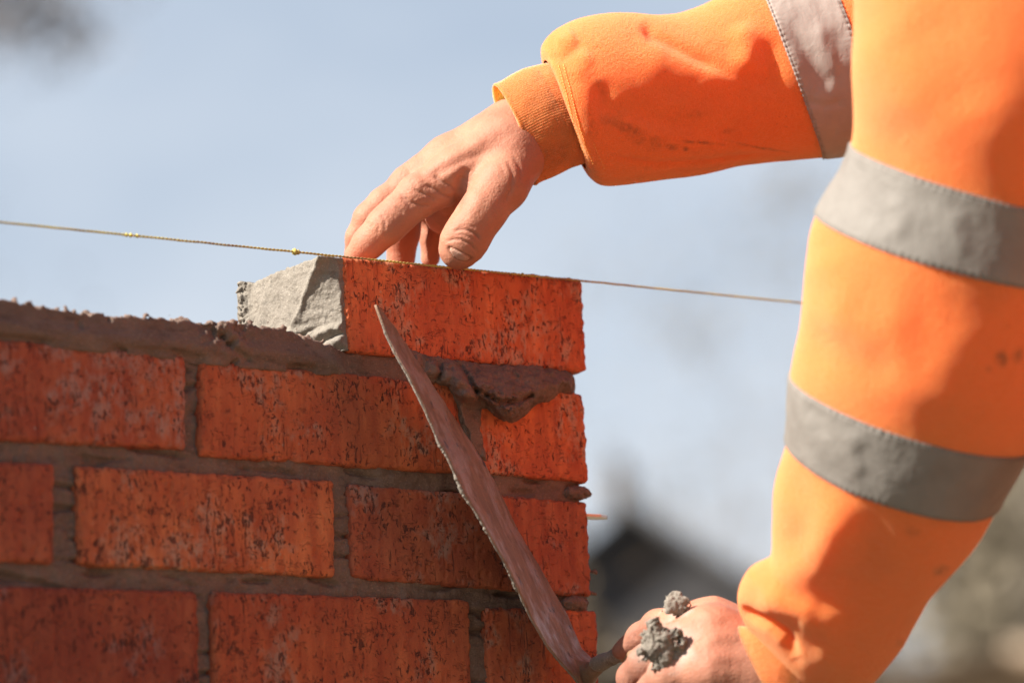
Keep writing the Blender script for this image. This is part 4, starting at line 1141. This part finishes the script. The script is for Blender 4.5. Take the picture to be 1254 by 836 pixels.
def band(st, u0, u1, relief, mat, label, thick=0.62, off=0.0014, flip=False):
    nu, nv = 60, 300
    P, a = sweep(st, nu, nv, thick, u0, u1)
    V, F, N = outward(P)
    vv = np.repeat(np.linspace(0, 1, nu), nv)
    e = np.minimum(vv, 1-vv)
    D = strokes(V, N, relief)+0.0042*fbm(V*7, 2, seed=6)+0.0016*fbm(V*12, 2, seed=1)+0.0003*fbm(V*60, 2, seed=2)+off
    D += 0.0008*fbm(V*np.array([70, 70, 35]), 3, seed=4)
    D += 0.0007*np.sin(np.tile(a, nu)*110+3*perlin(V*60))*np.exp(-(e/0.07)**2)                # puckers at the stitching
    D -= 0.0007*np.exp(-((e-0.035)/0.012)**2)
    D -= 0.002*(e < 1e-6)
    edge = np.exp(-((e-0.035)/0.014)**2)*(0.5+0.5*np.sin(np.tile(a, nu)*260))
    V = V+N*D[:, None]
    return tag(mesh_obj('reflective_band', V, F, mat, SHIRT, attrs={'edge': edge}), label)
band(LARM, uof(LARM, 4), uof(LARM, 5), LREL, M_TAPE, 'upper grey band on the near sleeve', thick=0.80)
band(LARM, uof(LARM, 8), uof(LARM, 9), LREL, M_TAPE, 'lower grey band on the near sleeve', thick=0.80)
band(RARM, uof(RARM, 7), uof(RARM, 8)+0.003, RREL, M_TAPE_LIT, 'pale band on the reaching sleeve', thick=0.72, off=0.0012)
# ribbed cuffs
def cuff(st, name_lab, thick, spots_l, ribs=135):
    nu, nv = 130, 600
    P, a = sweep(st, nu, nv, thick)
    V, F, N = outward(P)
    aa = np.tile(a, nu); uu = np.repeat(np.linspace(0, 1, nu), nv)
    ph = aa*ribs+2.2*fbm(V*55, 2)
    D = 0.00014*np.sin(ph)*(0.75+0.25*np.sin(uu*110+1.5*np.sin(ph)))+0.0012*fbm(V*40, 3)
    D += 0.0010*np.exp(-((uu-1)/0.05)**2)
    V = V+N*D[:, None]
    # folded-in lip at the opening
    ring = V[-nv:]; c = ring.mean(0); inn = c+(ring-c)*0.93
    ax = (P[-1].mean(0)-P[-4].mean(0)); ax /= np.linalg.norm(ax)
    lip1 = c+(ring-c)*0.975+ax*0.0012; lip2 = inn-ax*0.001; lip3 = inn-ax*0.03
    n0 = len(V); V = np.concatenate([V, lip1, lip2, lip3])
    Fx = grid_F(4, nv, True)+n0-nv
    if (F[0] != grid_F(nu, nv, True)[0]).any(): Fx = Fx[:, ::-1]
    F = np.concatenate([F, Fx])
    st_ = spots(V, spots_l)
    return tag(mesh_obj('cuff', V, F, M_CUFF, SHIRT, attrs={'stain': st_}), name_lab)
RCUFF = [(690, 84, 722, 196, .014, 5), (672, 78, 716, 200, .012, 6), (650, 82, 700, 206, .010, 7), (628, 90, 680, 216, .008, 8), (606, 104, 656, 225, .006, 9)]
cuff(RCUFF, 'ribbed orange cuff of the reaching sleeve', 0.62, [(680, 190, 22, 14, -20, 0.35), (690, 180, 8, 5, 0, 0.4), (676, 120, 12, 12, 0, 0.12)])
LCUFF = [(940, 770, 1040, 850, -.190, 0), (920, 768, 1010, 862, -.185, 4), (908, 766, 985, 876, -.178, 8), (902, 768, 958, 886, -.170, 12), (901, 772, 945, 890, -.165, 16)]
cuff(LCUFF, 'ribbed orange cuff of the sleeve at the trowel hand', 0.62, [(915, 790, 6, 5, 0, 0.2)])
# cuff seam stitching on the reaching sleeve
def stitches(poly, dz, n, r_, gap=0.45):
    parts = []
    poly = np.array(poly, float)
    seg = np.concatenate([[0], np.cumsum(np.linalg.norm(np.diff(poly, axis=0), axis=1))]); seg /= seg[-1]
    f = lambda t: (np.interp(t, seg, poly[:, 0]), np.interp(t, seg, poly[:, 1]))
    # drop each stitch onto the sleeve surface
    W2 = to_px(VB); dep = (VB-CPOS) @ FW-Z0; fr = (NB_ @ FW) < 0
    W2 = W2[fr]; dep = dep[fr]
    for i in range(n):
        t0, t1 = i/n, (i+1-gap)/n
        q = []
        for t in (t0, (t0+t1)/2, t1):
            x, y = f(t); k = np.argmin((W2[:, 0]-x)**2+(W2[:, 1]-y)**2); q.append(Q(x, y, dep[k]-0.0004))
        parts.append(tube_VF(q, r_, 5))
    return parts
pp = stitches([(684, 80), (693, 112), (702, 150), (712, 180), (722, 203)], 0, 34, 0.0004)+stitches([(690, 79), (699, 112), (708, 150), (717, 180), (727, 202)], 0, 34, 0.0004)
pp += stitches([(727, 176), (733, 190), (741, 208)], 0, 9, 0.0003)
V, F = join_VF(pp)
mesh_obj('stitching', V, clean(F), m_plain('thread', (0.95, 0.38, 0.10), 0.8, 300, 0.1), SHIRT)
# trousers and boots, below and right of the frame
def legs():
    hip = HIP+RT.astype(np.float32)*0.10
    ax = (q3(SR)-q3(SL)); ax[2] = 0; ax /= np.linalg.norm(ax)
    def fn(P):
        d = None
        for s_ in (-1, 1):
            h = hip+ax*s_*.10; kn = h+np.array([0, 0, -.42], np.float32)-RT.astype(np.float32)*.05; an = np.array([h[0], h[1], GZ+.09], np.float32)+ax*s_*.03
            c = smin(cone(P, h, kn, .10, .078), cone(P, kn, an, .078, .062), .02)
            d = c if d is None else smin(d, c, .03)
        d = smin(d, cone(P, hip-ax*.08, hip+ax*.08, .115, .115), .05)
        return d+0.008*fbm(P*np.float32(11), 2)
    lo = np.array([hip[0]-.35, hip[1]-.35, GZ]); hi = np.array([hip[0]+.35, hip[1]+.35, hip[2]+.14])
    mesh_obj('trousers', *nets(fn, lo, hi, .009), m_plain('work_trousers', (0.05, 0.055, 0.07), 0.9, 60), PERSON)
    for s_ in (-1, 1):
        an = np.array([hip[0], hip[1], GZ], np.float32)+ax*s_*.13
        ld = -RT.astype(np.float32).copy(); ld[2] = 0; ld /= np.linalg.norm(ld)
        def bf(P):
            d = smin(cone(P, an+np.array([0, 0, .06], np.float32), an+ld*.17+np.array([0, 0, .045], np.float32), .052, .045), cone(P, an+np.array([0, 0, .06], np.float32), an+np.array([0, 0, .17], np.float32), .05, .055), .03)
            return np.maximum(d, GZ+0.005-P[..., 2])
        mesh_obj('boot', *nets(bf, an-np.array([.25, .25, .01]), an+.26, .006), m_plain('boot_leather', (0.22, 0.13, 0.06), 0.6, 40), PERSON)
legs()
